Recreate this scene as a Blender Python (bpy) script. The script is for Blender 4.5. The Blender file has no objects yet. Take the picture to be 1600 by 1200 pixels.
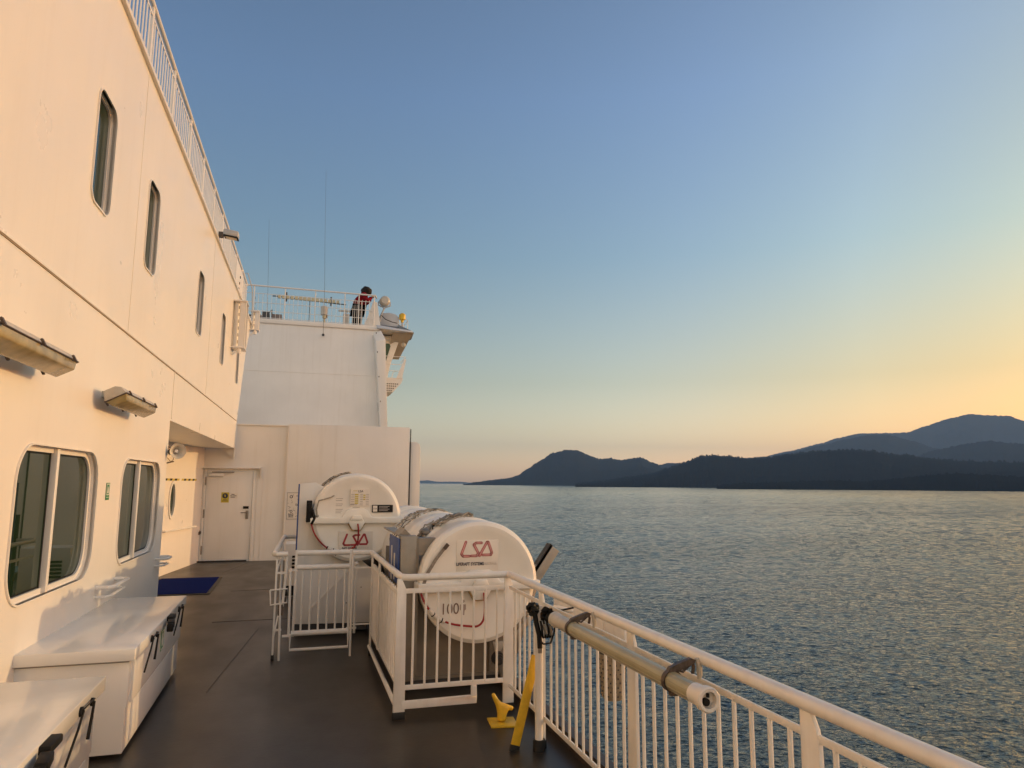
import bpy, bmesh, math, random
from mathutils import Vector, Matrix, noise
from math import radians as RAD, sin, cos, pi, tan
random.seed(7)
S = bpy.context.scene
COL = S.collection

# ------------------------------------------------------------------ camera, sky, sun, exposure
YAW, PITCH, ROLL = RAD(16.88), RAD(8.04), RAD(0.3)
F = Vector((sin(YAW)*cos(PITCH), cos(YAW)*cos(PITCH), sin(PITCH)))
R0 = Vector((cos(YAW), -sin(YAW), 0)); U0 = R0.cross(F)
RR = R0*cos(ROLL)+U0*sin(ROLL); UU = -R0*sin(ROLL)+U0*cos(ROLL)
cam = bpy.data.cameras.new('camera'); cam_o = bpy.data.objects.new('camera', cam); COL.objects.link(cam_o)
M = Matrix((RR, UU, -F)).transposed().to_4x4(); M.translation = (0, 0, 1.7)
cam_o.matrix_world = M
cam.sensor_width = 36; cam.lens = 36*1100/1600; cam.clip_start = .05; cam.clip_end = 60000
S.camera = cam_o

SUN_AZ, SUN_EL = RAD(84), RAD(10)          # azimuth from the bow (+Y) towards starboard (+X)
SUN_DIR = Vector((sin(SUN_AZ)*cos(SUN_EL), cos(SUN_AZ)*cos(SUN_EL), sin(SUN_EL)))
W = bpy.data.worlds.new('World'); S.world = W; W.use_nodes = True
nt = W.node_tree; nt.nodes.clear()
def N(t, k, **kw):
    n = t.nodes.new(k)
    for a, b in kw.items(): setattr(n, a, b)
    return n
out = N(nt, 'ShaderNodeOutputWorld'); bg = N(nt, 'ShaderNodeBackground'); sky = N(nt, 'ShaderNodeTexSky')
sky.sky_type = 'NISHITA'; sky.sun_disc = False; sky.sun_elevation = SUN_EL; sky.sun_rotation = SUN_AZ
sky.air_density = 1.0; sky.dust_density = 1.6; sky.ozone_density = 1.5; sky.altitude = 20
# evening tint of the air, by true direction: warm low down and round the sun, cooler overhead
tc = N(nt, 'ShaderNodeTexCoord'); sep = N(nt, 'ShaderNodeSeparateXYZ'); nt.links.new(tc.outputs['Generated'], sep.inputs[0])
rmp = N(nt, 'ShaderNodeValToRGB'); nt.links.new(sep.outputs['Z'], rmp.inputs[0])
SKY_STOPS = [(0.0, (4.9, 3.7, 3.1)), (.05, (2.95, 2.25, 1.8)), (.14, (2.1, 1.74, 1.36)), (.31, (1.60, 1.68, 1.62)), (.5, (1.62, 1.74, 1.95)), (1, (1.35, 1.35, 1.35))]
el = rmp.color_ramp.elements
while len(el) < len(SKY_STOPS): el.new(.5)
for e, (p, c) in zip(el, SKY_STOPS): e.position = p; e.color = (*[v/4 for v in c], 1)
mul = N(nt, 'ShaderNodeVectorMath', operation='MULTIPLY'); nt.links.new(sky.outputs[0], mul.inputs[0]); nt.links.new(rmp.outputs[0], mul.inputs[1])
sc = N(nt, 'ShaderNodeVectorMath', operation='SCALE'); nt.links.new(mul.outputs[0], sc.inputs[0]); sc.inputs['Scale'].default_value = 4
# the glow round the low sun is thick and golden; an added warm gain on the unseen sky astern lifts the shaded walls
dt = N(nt, 'ShaderNodeVectorMath', operation='DOT_PRODUCT'); nt.links.new(tc.outputs['Generated'], dt.inputs[0]); dt.inputs[1].default_value = SUN_DIR
g1_ = N(nt, 'ShaderNodeValToRGB'); nt.links.new(dt.outputs['Value'], g1_.inputs[0]); ge = g1_.color_ramp.elements
GLOW = [(.0, (1, 1, 1)), (.62, (1, 1, 1)), (.77, (.98, .99, .92)), (.89, (.78, .79, .66)), (1, (.6, .52, .40))]
while len(ge) < len(GLOW): ge.new(.5)
for e, (p, c) in zip(ge, GLOW): e.position = p; e.color = (*c, 1)
m2_ = N(nt, 'ShaderNodeVectorMath', operation='MULTIPLY'); nt.links.new(sc.outputs[0], m2_.inputs[0]); nt.links.new(g1_.outputs[0], m2_.inputs[1])
lo_ = N(nt, 'ShaderNodeMapRange'); lo_.interpolation_type = 'SMOOTHSTEP'; nt.links.new(sep.outputs['Z'], lo_.inputs[0]); lo_.inputs[1].default_value = .04; lo_.inputs[2].default_value = .34; lo_.inputs[3].default_value = 1; lo_.inputs[4].default_value = 0
nr_ = N(nt, 'ShaderNodeMapRange'); nr_.interpolation_type = 'SMOOTHSTEP'; nt.links.new(dt.outputs['Value'], nr_.inputs[0]); nr_.inputs[1].default_value = .5; nr_.inputs[2].default_value = .9
lw_ = N(nt, 'ShaderNodeMath', operation='MULTIPLY'); nt.links.new(lo_.outputs[0], lw_.inputs[0]); nt.links.new(nr_.outputs[0], lw_.inputs[1])
lg_ = N(nt, 'ShaderNodeMix', data_type='RGBA'); nt.links.new(lw_.outputs[0], lg_.inputs[0]); lg_.inputs[6].default_value = (1, 1, 1, 1); lg_.inputs[7].default_value = (.80, .64, .44, 1)
m4_ = N(nt, 'ShaderNodeVectorMath', operation='MULTIPLY'); nt.links.new(m2_.outputs[0], m4_.inputs[0]); nt.links.new(lg_.outputs[2], m4_.inputs[1]); m2_ = m4_
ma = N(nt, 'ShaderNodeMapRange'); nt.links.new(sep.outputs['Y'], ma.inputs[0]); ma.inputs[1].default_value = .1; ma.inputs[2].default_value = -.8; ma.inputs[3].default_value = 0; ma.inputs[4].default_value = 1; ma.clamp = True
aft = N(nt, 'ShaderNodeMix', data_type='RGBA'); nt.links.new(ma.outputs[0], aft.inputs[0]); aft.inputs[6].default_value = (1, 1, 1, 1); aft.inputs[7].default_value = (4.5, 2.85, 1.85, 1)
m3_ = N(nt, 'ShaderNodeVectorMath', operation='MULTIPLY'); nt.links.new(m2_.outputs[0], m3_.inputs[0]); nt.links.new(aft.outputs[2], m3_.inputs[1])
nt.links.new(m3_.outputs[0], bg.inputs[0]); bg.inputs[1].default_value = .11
nt.links.new(bg.outputs[0], out.inputs[0])
sl = bpy.data.lights.new('sun', 'SUN'); sl.energy = 2.2; sl.angle = RAD(.6); sl.color = (1, .63, .27)
so = bpy.data.objects.new('sun', sl); COL.objects.link(so)
so.rotation_euler = (-SUN_DIR).to_track_quat('-Z', 'Y').to_euler()
S.view_settings.view_transform = 'Standard'; S.view_settings.look = 'None'; S.view_settings.exposure = 0; S.view_settings.gamma = 1
S.render.engine = 'CYCLES'
S.cycles.max_bounces = 8; S.cycles.volume_bounces = 1

# ------------------------------------------------------------------ materials
def mat(name, col, rough=.5, metal=0, var=.06, scale=6, bump=0, bscale=30, spec=.5, coat=0, streak=0, streak_col=(.3,.2,.12), trans=0, ior=1.5, rvar=0):
    m = bpy.data.materials.new(name); m.use_nodes = True; t = m.node_tree
    b = t.nodes['Principled BSDF']
    b.inputs['Roughness'].default_value = rough; b.inputs['Metallic'].default_value = metal
    b.inputs['Specular IOR Level'].default_value = spec; b.inputs['IOR'].default_value = ior
    b.inputs['Coat Weight'].default_value = coat; b.inputs['Coat Roughness'].default_value = .08
    g = N(t, 'ShaderNodeNewGeometry')
    nz = N(t, 'ShaderNodeTexNoise'); nz.inputs['Scale'].default_value = scale; nz.inputs['Detail'].default_value = 6
    t.links.new(g.outputs['Position'], nz.inputs['Vector'])
    r = N(t, 'ShaderNodeValToRGB'); r.color_ramp.elements[0].position = .3; r.color_ramp.elements[1].position = .7
    r.color_ramp.elements[0].color = (*[c*(1-var) for c in col], 1); r.color_ramp.elements[1].color = (*[min(1, c*(1+var)) for c in col], 1)
    t.links.new(nz.outputs[0], r.inputs[0]); last = r.outputs[0]
    if streak:
        mp = N(t, 'ShaderNodeMapping'); mp.inputs['Scale'].default_value = (9, 9, .5); t.links.new(g.outputs['Position'], mp.inputs[0])
        n2 = N(t, 'ShaderNodeTexNoise'); n2.inputs['Scale'].default_value = 1.0; n2.inputs['Detail'].default_value = 8; n2.inputs['Roughness'].default_value = .65
        t.links.new(mp.outputs[0], n2.inputs['Vector'])
        r2 = N(t, 'ShaderNodeValToRGB'); r2.color_ramp.elements[0].position = .52; r2.color_ramp.elements[1].position = .82
        r2.color_ramp.elements[0].color = (0, 0, 0, 1); r2.color_ramp.elements[1].color = (streak, streak, streak, 1)
        t.links.new(n2.outputs[0], r2.inputs[0])
        mx = N(t, 'ShaderNodeMix', data_type='RGBA'); t.links.new(r2.outputs[0], mx.inputs[0]); t.links.new(last, mx.inputs[6]); mx.inputs[7].default_value = (*streak_col, 1)
        last = mx.outputs[2]
    t.links.new(last, b.inputs['Base Color'])
    if rvar:
        n4 = N(t, 'ShaderNodeTexNoise'); n4.inputs['Scale'].default_value = 1.7; n4.inputs['Detail'].default_value = 8; t.links.new(g.outputs['Position'], n4.inputs['Vector'])
        mr = N(t, 'ShaderNodeMapRange'); mr.inputs[1].default_value = .3; mr.inputs[2].default_value = .7; mr.inputs[3].default_value = rough-rvar; mr.inputs[4].default_value = rough+rvar
        t.links.new(n4.outputs[0], mr.inputs[0]); t.links.new(mr.outputs[0], b.inputs['Roughness'])
    if bump:
        n3 = N(t, 'ShaderNodeTexNoise'); n3.inputs['Scale'].default_value = bscale; n3.inputs['Detail'].default_value = 4 if bscale > 5 else 0
        t.links.new(g.outputs['Position'], n3.inputs['Vector'])
        bp = N(t, 'ShaderNodeBump'); bp.inputs['Strength'].default_value = 1; bp.inputs['Distance'].default_value = bump
        t.links.new(n3.outputs[0], bp.inputs['Height']); t.links.new(bp.outputs[0], b.inputs['Normal'])
    return m
PAINT = mat('white_steel_paint', (.80, .77, .73), .33, var=.03, scale=.9, bump=.006, bscale=.8, streak=.10, streak_col=(.45, .36, .27), rvar=.06)
RAILP = mat('white_rail_paint', (.80, .78, .75), .3, var=.04, scale=14, bump=.0006, bscale=60, streak=.25, streak_col=(.42, .3, .2))
BULK = mat('white_bulkhead_paint', (.78, .765, .74), .38, var=.04, scale=1.2, bump=.0015, bscale=1.1, streak=.22, streak_col=(.48, .42, .34))
GELC = mat('white_gelcoat', (.84, .82, .77), .3, var=.03, scale=5, bump=.0006, bscale=18, coat=.25, streak=.12, streak_col=(.5, .42, .3))
CHEST = mat('white_chest_gelcoat', (.82, .80, .77), .22, var=.03, scale=3, bump=.0008, bscale=7, coat=.4, streak=.05)
FRAMEW = mat('window_frame_paint', (.78, .77, .75), .35, var=.02)
GLASS = mat('dark_window_glass', (.012, .026, .014), .015, var=.2, scale=1, spec=.6, ior=1.52)
GLASS.node_tree.nodes['Principled BSDF'].inputs['Specular Tint'].default_value = (.80, 1.0, .80, 1)
RUBBER = mat('black_rubber', (.015, .015, .016), .55, var=.2, scale=40, bump=.0008, bscale=90)
BLACKP = mat('black_plastic', (.005, .005, .005), .6, var=.2, spec=.3)
STEEL = mat('stainless_steel', (.26, .24, .215), .42, metal=.6, var=.12, scale=9, bump=.0006, bscale=50, streak=.3, streak_col=(.25, .17, .1))
PLATE = mat('weathered_steel_plate', (.23, .205, .175), .5, metal=.3, var=.15, scale=5, bump=.001, bscale=20, streak=.35, streak_col=(.13, .1, .07))
GREYP = mat('grey_paint', (.45, .45, .45), .45)
YEL = mat('yellow_safety_paint', (.72, .46, .03), .38, var=.12, scale=22, bump=.0012, bscale=45, streak=.35, streak_col=(.3, .18, .05))
BLUE = mat('blue_panel', (.02, .07, .28), .5, var=.35, scale=12, bump=.002, bscale=25)
DBLUE = mat('dark_blue_mat', (.002, .011, .10), .95, var=.25, scale=40, bump=.004, bscale=160, spec=.03)
MATEDGE = mat('mat_rubber_edge', (.05, .045, .04), .7)
LAMPG = mat('lamp_housing', (.52, .49, .43), .4, var=.08, scale=20, streak=.2)
DIFF = mat('yellowed_diffuser', (.33, .27, .13), .25, var=.25, scale=9, bump=.002, bscale=30, coat=.3)
RUST = mat('rusty_clip', (.10, .075, .06), .5, metal=.3, var=.4, scale=60)
ROPE = mat('weathered_rope', (.36, .33, .28), .8, var=.4, scale=60, bump=.002, bscale=200)
DROPE = mat('dark_rope', (.03, .03, .035), .8, var=.4, scale=60)
WEB = mat('grey_webbing', (.25, .22, .19), .7, var=.25, scale=40)
REDH = mat('red_hose', (.33, .015, .02), .4, var=.2)
REDI = mat('red_print', (.45, .05, .06), .5, var=.05)
PINKI = mat('faded_red_print', (.62, .33, .33), .5, var=.08)
INK = mat('dark_print', (.03, .03, .06), .5)
FADE = mat('faded_print', (.60, .56, .52), .5)
LABW = mat('label_film', (.76, .72, .66), .4, var=.02)
YINK = mat('yellow_print', (.55, .45, .05), .5)
GREEN = mat('green_sign_film', (.015, .20, .06), .4)
OLIVE = mat('ribbed_tube_plastic', (.36, .33, .21), .28, var=.1, scale=8, coat=.3)
SKIN = mat('skin', (.35, .2, .14), .5)
RED = mat('red_jacket', (.22, .012, .02), .95, spec=.1, var=.2, scale=15, bump=.01, bscale=12)
BLK = mat('black_cloth', (.004, .004, .005), 1, spec=.05)
HAIR = mat('dark_hair', (.012, .008, .007), .8, bump=.02, bscale=40)
ROOFG = mat('pale_roof_paint', (.55, .57, .6), .45)
TAN = mat('tan_fittings', (.62, .53, .34), .5)
DGREY = mat('dark_machinery', (.06, .06, .065), .6)

# deck: worn, semi-gloss dark coating
def deck_mat():
    m = bpy.data.materials.new('deck_coating'); m.use_nodes = True; t = m.node_tree; b = t.nodes['Principled BSDF']; b.inputs['Specular IOR Level'].default_value = .38
    g = N(t, 'ShaderNodeNewGeometry')
    n1 = N(t, 'ShaderNodeTexNoise'); n1.inputs['Scale'].default_value = 1.1; n1.inputs['Detail'].default_value = 8; n1.inputs['Roughness'].default_value = .6
    t.links.new(g.outputs['Position'], n1.inputs['Vector'])
    r = N(t, 'ShaderNodeValToRGB'); r.color_ramp.elements[0].position = .35; r.color_ramp.elements[1].position = .7
    r.color_ramp.elements[0].color = (.026, .022, .018, 1); r.color_ramp.elements[1].color = (.044, .038, .031, 1)
    t.links.new(n1.outputs[0], r.inputs[0])
    # small scuffs
    n2 = N(t, 'ShaderNodeTexNoise'); n2.inputs['Scale'].default_value = 9; n2.inputs['Detail'].default_value = 10; n2.inputs['Roughness'].default_value = .75
    mp = N(t, 'ShaderNodeMapping'); mp.inputs['Scale'].default_value = (1, .45, 1); t.links.new(g.outputs['Position'], mp.inputs[0]); t.links.new(mp.outputs[0], n2.inputs['Vector'])
    r2 = N(t, 'ShaderNodeValToRGB'); r2.color_ramp.elements[0].position = .60; r2.color_ramp.elements[1].position = .70
    r2.color_ramp.elements[0].color = (0, 0, 0, 1); r2.color_ramp.elements[1].color = (.35, .35, .35, 1); t.links.new(n2.outputs[0], r2.inputs[0])
    mx = N(t, 'ShaderNodeMix', data_type='RGBA'); t.links.new(r2.outputs[0], mx.inputs[0]); t.links.new(r.outputs[0], mx.inputs[6]); mx.inputs[7].default_value = (.070, .060, .050, 1)
    n5 = N(t, 'ShaderNodeTexNoise'); n5.inputs['Scale'].default_value = 16; n5.inputs['Detail'].default_value = 3; t.links.new(g.outputs['Position'], n5.inputs['Vector'])
    r5 = N(t, 'ShaderNodeValToRGB'); r5.color_ramp.elements[0].position = .71; r5.color_ramp.elements[1].position = .74
    r5.color_ramp.elements[0].color = (0, 0, 0, 1); r5.color_ramp.elements[1].color = (.7, .7, .7, 1); t.links.new(n5.outputs[0], r5.inputs[0])
    m5 = N(t, 'ShaderNodeMix', data_type='RGBA'); t.links.new(r5.outputs[0], m5.inputs[0]); t.links.new(mx.outputs[2], m5.inputs[6]); m5.inputs[7].default_value = (.02, .017, .015, 1)
    t.links.new(m5.outputs[2], b.inputs['Base Color'])
    mr = N(t, 'ShaderNodeMapRange'); mr.inputs[1].default_value = .3; mr.inputs[2].default_value = .7; mr.inputs[3].default_value = .30; mr.inputs[4].default_value = .42
    n4 = N(t, 'ShaderNodeTexNoise'); n4.inputs['Scale'].default_value = 2.3; n4.inputs['Detail'].default_value = 9; t.links.new(mp.outputs[0], n4.inputs['Vector'])
    t.links.new(n4.outputs[0], mr.inputs[0]); t.links.new(mr.outputs[0], b.inputs['Roughness'])
    n3 = N(t, 'ShaderNodeTexNoise'); n3.inputs['Scale'].default_value = 45; n3.inputs['Detail'].default_value = 4; t.links.new(g.outputs['Position'], n3.inputs['Vector'])
    ad = N(t, 'ShaderNodeMath', operation='MULTIPLY_ADD'); ad.inputs[1].default_value = .12; t.links.new(n3.outputs[0], ad.inputs[0]); t.links.new(n1.outputs[0], ad.inputs[2])
    bp = N(t, 'ShaderNodeBump'); bp.inputs['Strength'].default_value = .6; bp.inputs['Distance'].default_value = .008
    t.links.new(ad.outputs[0], bp.inputs['Height']); t.links.new(bp.outputs[0], b.inputs['Normal'])
    return m
DECK = deck_mat()

def sea_mat():
    m = bpy.data.materials.new('sea_water'); m.use_nodes = True; t = m.node_tree; b = t.nodes['Principled BSDF']
    b.inputs['Base Color'].default_value = (.012, .024, .023, 1); b.inputs['Roughness'].default_value = .07; b.inputs['IOR'].default_value = 1.34; b.inputs['Specular IOR Level'].default_value = 1.1
    g = N(t, 'ShaderNodeNewGeometry')
    def layer(scale, rot, stretch, detail, rough=.55):
        mp = N(t, 'ShaderNodeMapping'); mp.inputs['Rotation'].default_value = (0, 0, rot); mp.inputs['Scale'].default_value = (scale, scale*stretch, 1)
        t.links.new(g.outputs['Position'], mp.inputs[0])
        n = N(t, 'ShaderNodeTexNoise'); n.inputs['Scale'].default_value = 1; n.inputs['Detail'].default_value = detail; n.inputs['Roughness'].default_value = rough
        t.links.new(mp.outputs[0], n.inputs['Vector']); return n.outputs[0]
    def bump(h, dist, prev=None, strength=None):
        bp = N(t, 'ShaderNodeBump'); bp.inputs['Distance'].default_value = dist; bp.inputs['Strength'].default_value = 1
        t.links.new(h, bp.inputs['Height'])
        if strength is not None: t.links.new(strength, bp.inputs['Strength'])
        if prev is not None: t.links.new(prev, bp.inputs['Normal'])
        return bp.outputs[0]
    # wind patches: calmer and rougher streaks
    patch = layer(.004, RAD(-30), 4.0, 5)
    mr = N(t, 'ShaderNodeMapRange'); mr.inputs[1].default_value = .35; mr.inputs[2].default_value = .65; mr.inputs[3].default_value = .55; mr.inputs[4].default_value = 1.0
    t.links.new(patch, mr.inputs[0])
    # the open channel farther off is calmer and smoother than the water near the ship
    ln_ = N(t, 'ShaderNodeVectorMath', operation='LENGTH'); t.links.new(g.outputs['Position'], ln_.inputs[0])
    far = N(t, 'ShaderNodeMapRange'); far.interpolation_type = 'SMOOTHSTEP'; far.inputs[1].default_value = 60; far.inputs[2].default_value = 1500; far.inputs[3].default_value = 1.0; far.inputs[4].default_value = .14; t.links.new(ln_.outputs['Value'], far.inputs[0])
    rg = N(t, 'ShaderNodeMapRange'); rg.inputs[1].default_value = 60; rg.inputs[2].default_value = 1500; rg.inputs[3].default_value = .05; rg.inputs[4].default_value = .17; t.links.new(ln_.outputs['Value'], rg.inputs[0]); t.links.new(rg.outputs[0], b.inputs['Roughness'])
    mm = N(t, 'ShaderNodeMath', operation='MULTIPLY'); t.links.new(mr.outputs[0], mm.inputs[0]); t.links.new(far.outputs[0], mm.inputs[1]); mr = mm
    nrm = bump(layer(.10, RAD(20), 1.8, 2), SEA[0], None, mr.outputs[0])
    nrm = bump(layer(.5, RAD(-25), 1.7, 3), SEA[1], nrm, mr.outputs[0])
    nrm = bump(layer(1.7, RAD(10), 1.5, 4), SEA[2], nrm, mr.outputs[0])
    t.links.new(nrm, b.inputs['Normal'])
    return m
SEA = (.35, .38, .26)
SEAM = sea_mat()

def hill_mat(name, c):
    m = bpy.data.materials.new(name); m.use_nodes = True; t = m.node_tree; b = t.nodes['Principled BSDF']
    b.inputs['Roughness'].default_value = 1; b.inputs['Specular IOR Level'].default_value = 0
    g = N(t, 'ShaderNodeNewGeometry')
    n = N(t, 'ShaderNodeTexNoise'); n.inputs['Scale'].default_value = .012; n.inputs['Detail'].default_value = 9; n.inputs['Roughness'].default_value = .7
    t.links.new(g.outputs['Position'], n.inputs['Vector'])
    r = N(t, 'ShaderNodeValToRGB'); r.color_ramp.elements[0].position = .3; r.color_ramp.elements[1].position = .7
    r.color_ramp.elements[0].color = (*[v*.85 for v in c], 1); r.color_ramp.elements[1].color = (*[v*1.1 for v in c], 1)
    t.links.new(n.outputs[0], r.inputs[0]); t.links.new(r.outputs[0], b.inputs['Base Color'])
    return m
FOREST = hill_mat('conifer_forest', (.012, .016, .021))

# ------------------------------------------------------------------ helpers
def tag(o, label=None, cat=None, group=None, kind=None):
    if label: o['label'] = label
    if cat: o['category'] = cat
    if group: o['group'] = group
    if kind: o['kind'] = kind
    return o
def thing(name, label, cat, loc=(0, 0, 0), rz=0, group=None):
    o = bpy.data.objects.new(name, None); o.empty_display_size = .1; COL.objects.link(o)
    o.location = loc; o.rotation_euler = (0, 0, rz)
    return tag(o, label, cat, group)
def copy_tree(o, parent=None):
    c = o.copy(); COL.objects.link(c)
    if parent is not None: c.parent = parent
    for ch in list(o.children): copy_tree(ch, c)
    return c
class MB:
    def __init__(s): s.v = []; s.f = []; s.m = []; s.n = []
    def add(s, vs, fs, mi=0):
        k = len(s.v); s.v += [Vector(v) for v in vs]; s.f += [[i+k for i in f] for f in fs]; s.m += [mi]*len(fs); s.n.append((len(vs), len(fs))); return s
    def box(s, x0, x1, y0, y1, z0, z1, mi=0):
        vs = [(x, y, z) for x in (x0, x1) for y in (y0, y1) for z in (z0, z1)]
        return s.add(vs, [(0,1,3,2),(4,6,7,5),(0,4,5,1),(2,3,7,6),(0,2,6,4),(1,5,7,3)], mi)
    def obox(s, c, sx, sy, sz, rot=(0, 0, 0), mi=0):
        from mathutils import Euler
        e = Euler(rot).to_matrix(); c = Vector(c)
        vs = [c+e@Vector((x*sx/2, y*sy/2, z*sz/2)) for x in (-1, 1) for y in (-1, 1) for z in (-1, 1)]
        return s.add(vs, [(0,1,3,2),(4,6,7,5),(0,4,5,1),(2,3,7,6),(0,2,6,4),(1,5,7,3)], mi)
    def bar(s, a, b, w, t, up=(0, 0, 1), mi=0):       # rectangular bar from a to b, width w across 'up'-perp, thickness t along up
        a = Vector(a); b = Vector(b); d = (b-a).normalized(); u = Vector(up); x = d.cross(u).normalized(); u = x.cross(d).normalized()
        vs = [p+x*i*w/2+u*j*t/2 for p in (a, b) for i in (-1, 1) for j in (-1, 1)]
        return s.add(vs, [(0,1,3,2),(4,6,7,5),(0,4,5,1),(2,3,7,6),(0,2,6,4),(1,5,7,3)], mi)
    def tube(s, pts, r, n=10, closed=False, mi=0):
        pts = [Vector(p) for p in pts]; m = len(pts); rings = []
        rs = r if isinstance(r, (list, tuple)) else [r]*m
        ref = None
        for i, p in enumerate(pts):
            if closed: d = (pts[(i+1) % m]-pts[i-1])
            else: d = (pts[min(i+1, m-1)]-pts[max(i-1, 0)])
            d.normalize()
            if ref is None: ref = Vector((0, 0, 1)) if abs(d.z) < .9 else Vector((1, 0, 0))
            x = d.cross(ref).normalized(); y = x.cross(d).normalized(); ref = y
            rings.append([p+(x*cos(2*pi*k/n)+y*sin(2*pi*k/n))*rs[i] for k in range(n)])
        vs = [v for r_ in rings for v in r_]; fs = []
        for i in range(m if closed else m-1):
            j = (i+1) % m
            for k in range(n): fs.append((i*n+k, i*n+(k+1) % n, j*n+(k+1) % n, j*n+k))
        if not closed: fs.append(list(range(n))[::-1]); fs.append([(m-1)*n+k for k in range(n)])
        return s.add(vs, fs, mi)
    def lathe(s, prof, c, axis='y', n=48, a0=0, a1=2*pi, mi=0):   # prof: (radius, along)
        c = Vector(c); full = abs(a1-a0-2*pi) < 1e-6; cols = n if full else n+1; vs = []; fs = []
        for k in range(cols):
            a = a0+(a1-a0)*k/n
            for r, h in prof:
                if axis == 'y': vs.append(c+Vector((r*cos(a), h, r*sin(a))))
                elif axis == 'z': vs.append(c+Vector((r*cos(a), r*sin(a), h)))
                else: vs.append(c+Vector((h, r*cos(a), r*sin(a))))
        L = len(prof)
        for k in range(n):
            k2 = (k+1) % cols
            for i in range(L-1): fs.append((k*L+i, k*L+i+1, k2*L+i+1, k2*L+i))
        return s.add(vs, fs, mi)
    def prism(s, poly, plane, a, b, mi=0):             # poly in 2D, extruded along the remaining axis
        def P(p, q): return {'xz': (p[0], q, p[1]), 'yz': (q, p[0], p[1]), 'xy': (p[0], p[1], q)}[plane]
        n = len(poly); vs = [P(p, a) for p in poly]+[P(p, b) for p in poly]
        fs = [list(range(n)), list(range(n, 2*n))[::-1]]+[(i, i+n, (i+1) % n+n, (i+1) % n) for i in range(n)]
        return s.add(vs, fs, mi)
    def sphere(s, c, r, n=16, sc=(1, 1, 1), mi=0):
        c = Vector(c); vs = []; fs = []; h = n//2
        for i in range(h+1):
            for k in range(n):
                a = pi*i/h; b = 2*pi*k/n
                vs.append(c+Vector((r*sc[0]*sin(a)*cos(b), r*sc[1]*sin(a)*sin(b), r*sc[2]*cos(a))))
        for i in range(h):
            for k in range(n): fs.append((i*n+k, (i+1)*n+k, (i+1)*n+(k+1) % n, i*n+(k+1) % n))
        return s.add(vs, fs, mi)
    def build(s, name, mats, parent=None, loc=None, rz=0, smooth=35, bevel=0, seg=2):
        me = bpy.data.meshes.new(name); off = Vector(loc) if (loc is not None and parent is None) else Vector((0, 0, 0))
        me.from_pydata([tuple(v) for v in s.v], [], s.f)
        for i, k in enumerate(s.m): me.polygons[i].material_index = k
        bm = bmesh.new(); bm.from_mesh(me)
        bmesh.ops.remove_doubles(bm, verts=bm.verts, dist=1e-5)
        bmesh.ops.recalc_face_normals(bm, faces=bm.faces)
        if bevel:
            es = [e for e in bm.edges if len(e.link_faces) == 2 and e.calc_face_angle(0) > RAD(30)]
            bmesh.ops.bevel(bm, geom=es, offset=bevel, segments=seg, profile=.5, affect='EDGES', clamp_overlap=True)
        bm.to_mesh(me); bm.free()
        if not isinstance(mats, (list, tuple)): mats = [mats]
        for m in mats: me.materials.append(m)
        me.shade_smooth(); me.set_sharp_from_angle(angle=RAD(smooth))
        o = bpy.data.objects.new(name, me); COL.objects.link(o)
        if parent is not None: o.parent = parent; 
        if loc is not None: o.location = loc
        if rz: o.rotation_euler = (0, 0, rz)
        return o
def build_each(b, sizes, name, m, parent, **kw):    # every added shape becomes its own object
    vi = 0; fi = 0; res = []
    for nv, nf in sizes:
        c = MB(); c.v = b.v[vi:vi+nv]; c.f = [[i-vi for i in f] for f in b.f[fi:fi+nf]]; c.m = b.m[fi:fi+nf]
        vi += nv; fi += nf; res.append(c.build(name, m, parent, **kw))
    return res
def inst(o, loc, parent=None):                       # another copy of a part, sharing its mesh
    c = o.copy(); COL.objects.link(c); c.location = loc
    if parent is not None: c.parent = parent
    return c
def text(body, size, name, m, parent, loc, rot, ext=.0006, align='CENTER', bold=0, sx=1):
    cu = bpy.data.curves.new(name, 'FONT'); cu.body = body; cu.size = size; cu.extrude = ext; cu.align_x = align; cu.align_y = 'CENTER'; cu.offset = bold
    tmp = bpy.data.objects.new(name, cu); COL.objects.link(tmp)
    me = bpy.data.meshes.new_from_object(tmp); bpy.data.objects.remove(tmp)
    for v in me.vertices: v.co.x *= sx
    me.materials.clear(); me.materials.append(m)
    o = bpy.data.objects.new(name, me); COL.objects.link(o); o.parent = parent; o.location = loc; o.rotation_euler = rot
    return o
def rrect(x0, x1, z0, z1, r, n=8):
    pts = []
    for cx, cz, a in ((x1-r, z1-r, 0), (x0+r, z1-r, pi/2), (x0+r, z0+r, pi), (x1-r, z0+r, 1.5*pi)):
        for k in range(n+1): b = a+pi/2*k/n; pts.append((cx+r*cos(b), cz+r*sin(b)))
    return pts
def plate(polys, t):                                  # 2D outline with holes -> verts, faces of a slab, centred on 0, thickness t
    cu = bpy.data.curves.new('tmp', 'CURVE'); cu.dimensions = '2D'; cu.fill_mode = 'BOTH'; cu.extrude = t/2
    for p in polys:
        sp = cu.splines.new('POLY'); sp.points.add(len(p)-1); sp.use_cyclic_u = True
        for i, q in enumerate(p): sp.points[i].co = (q[0], q[1], 0, 1)
    tmp = bpy.data.objects.new('tmp', cu); COL.objects.link(tmp)
    me = bpy.data.meshes.new_from_object(tmp); bpy.data.objects.remove(tmp)
    vs = [v.co.copy() for v in me.vertices]; fs = [list(p.vertices) for p in me.polygons]
    bpy.data.meshes.remove(me); return vs, fs
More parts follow.
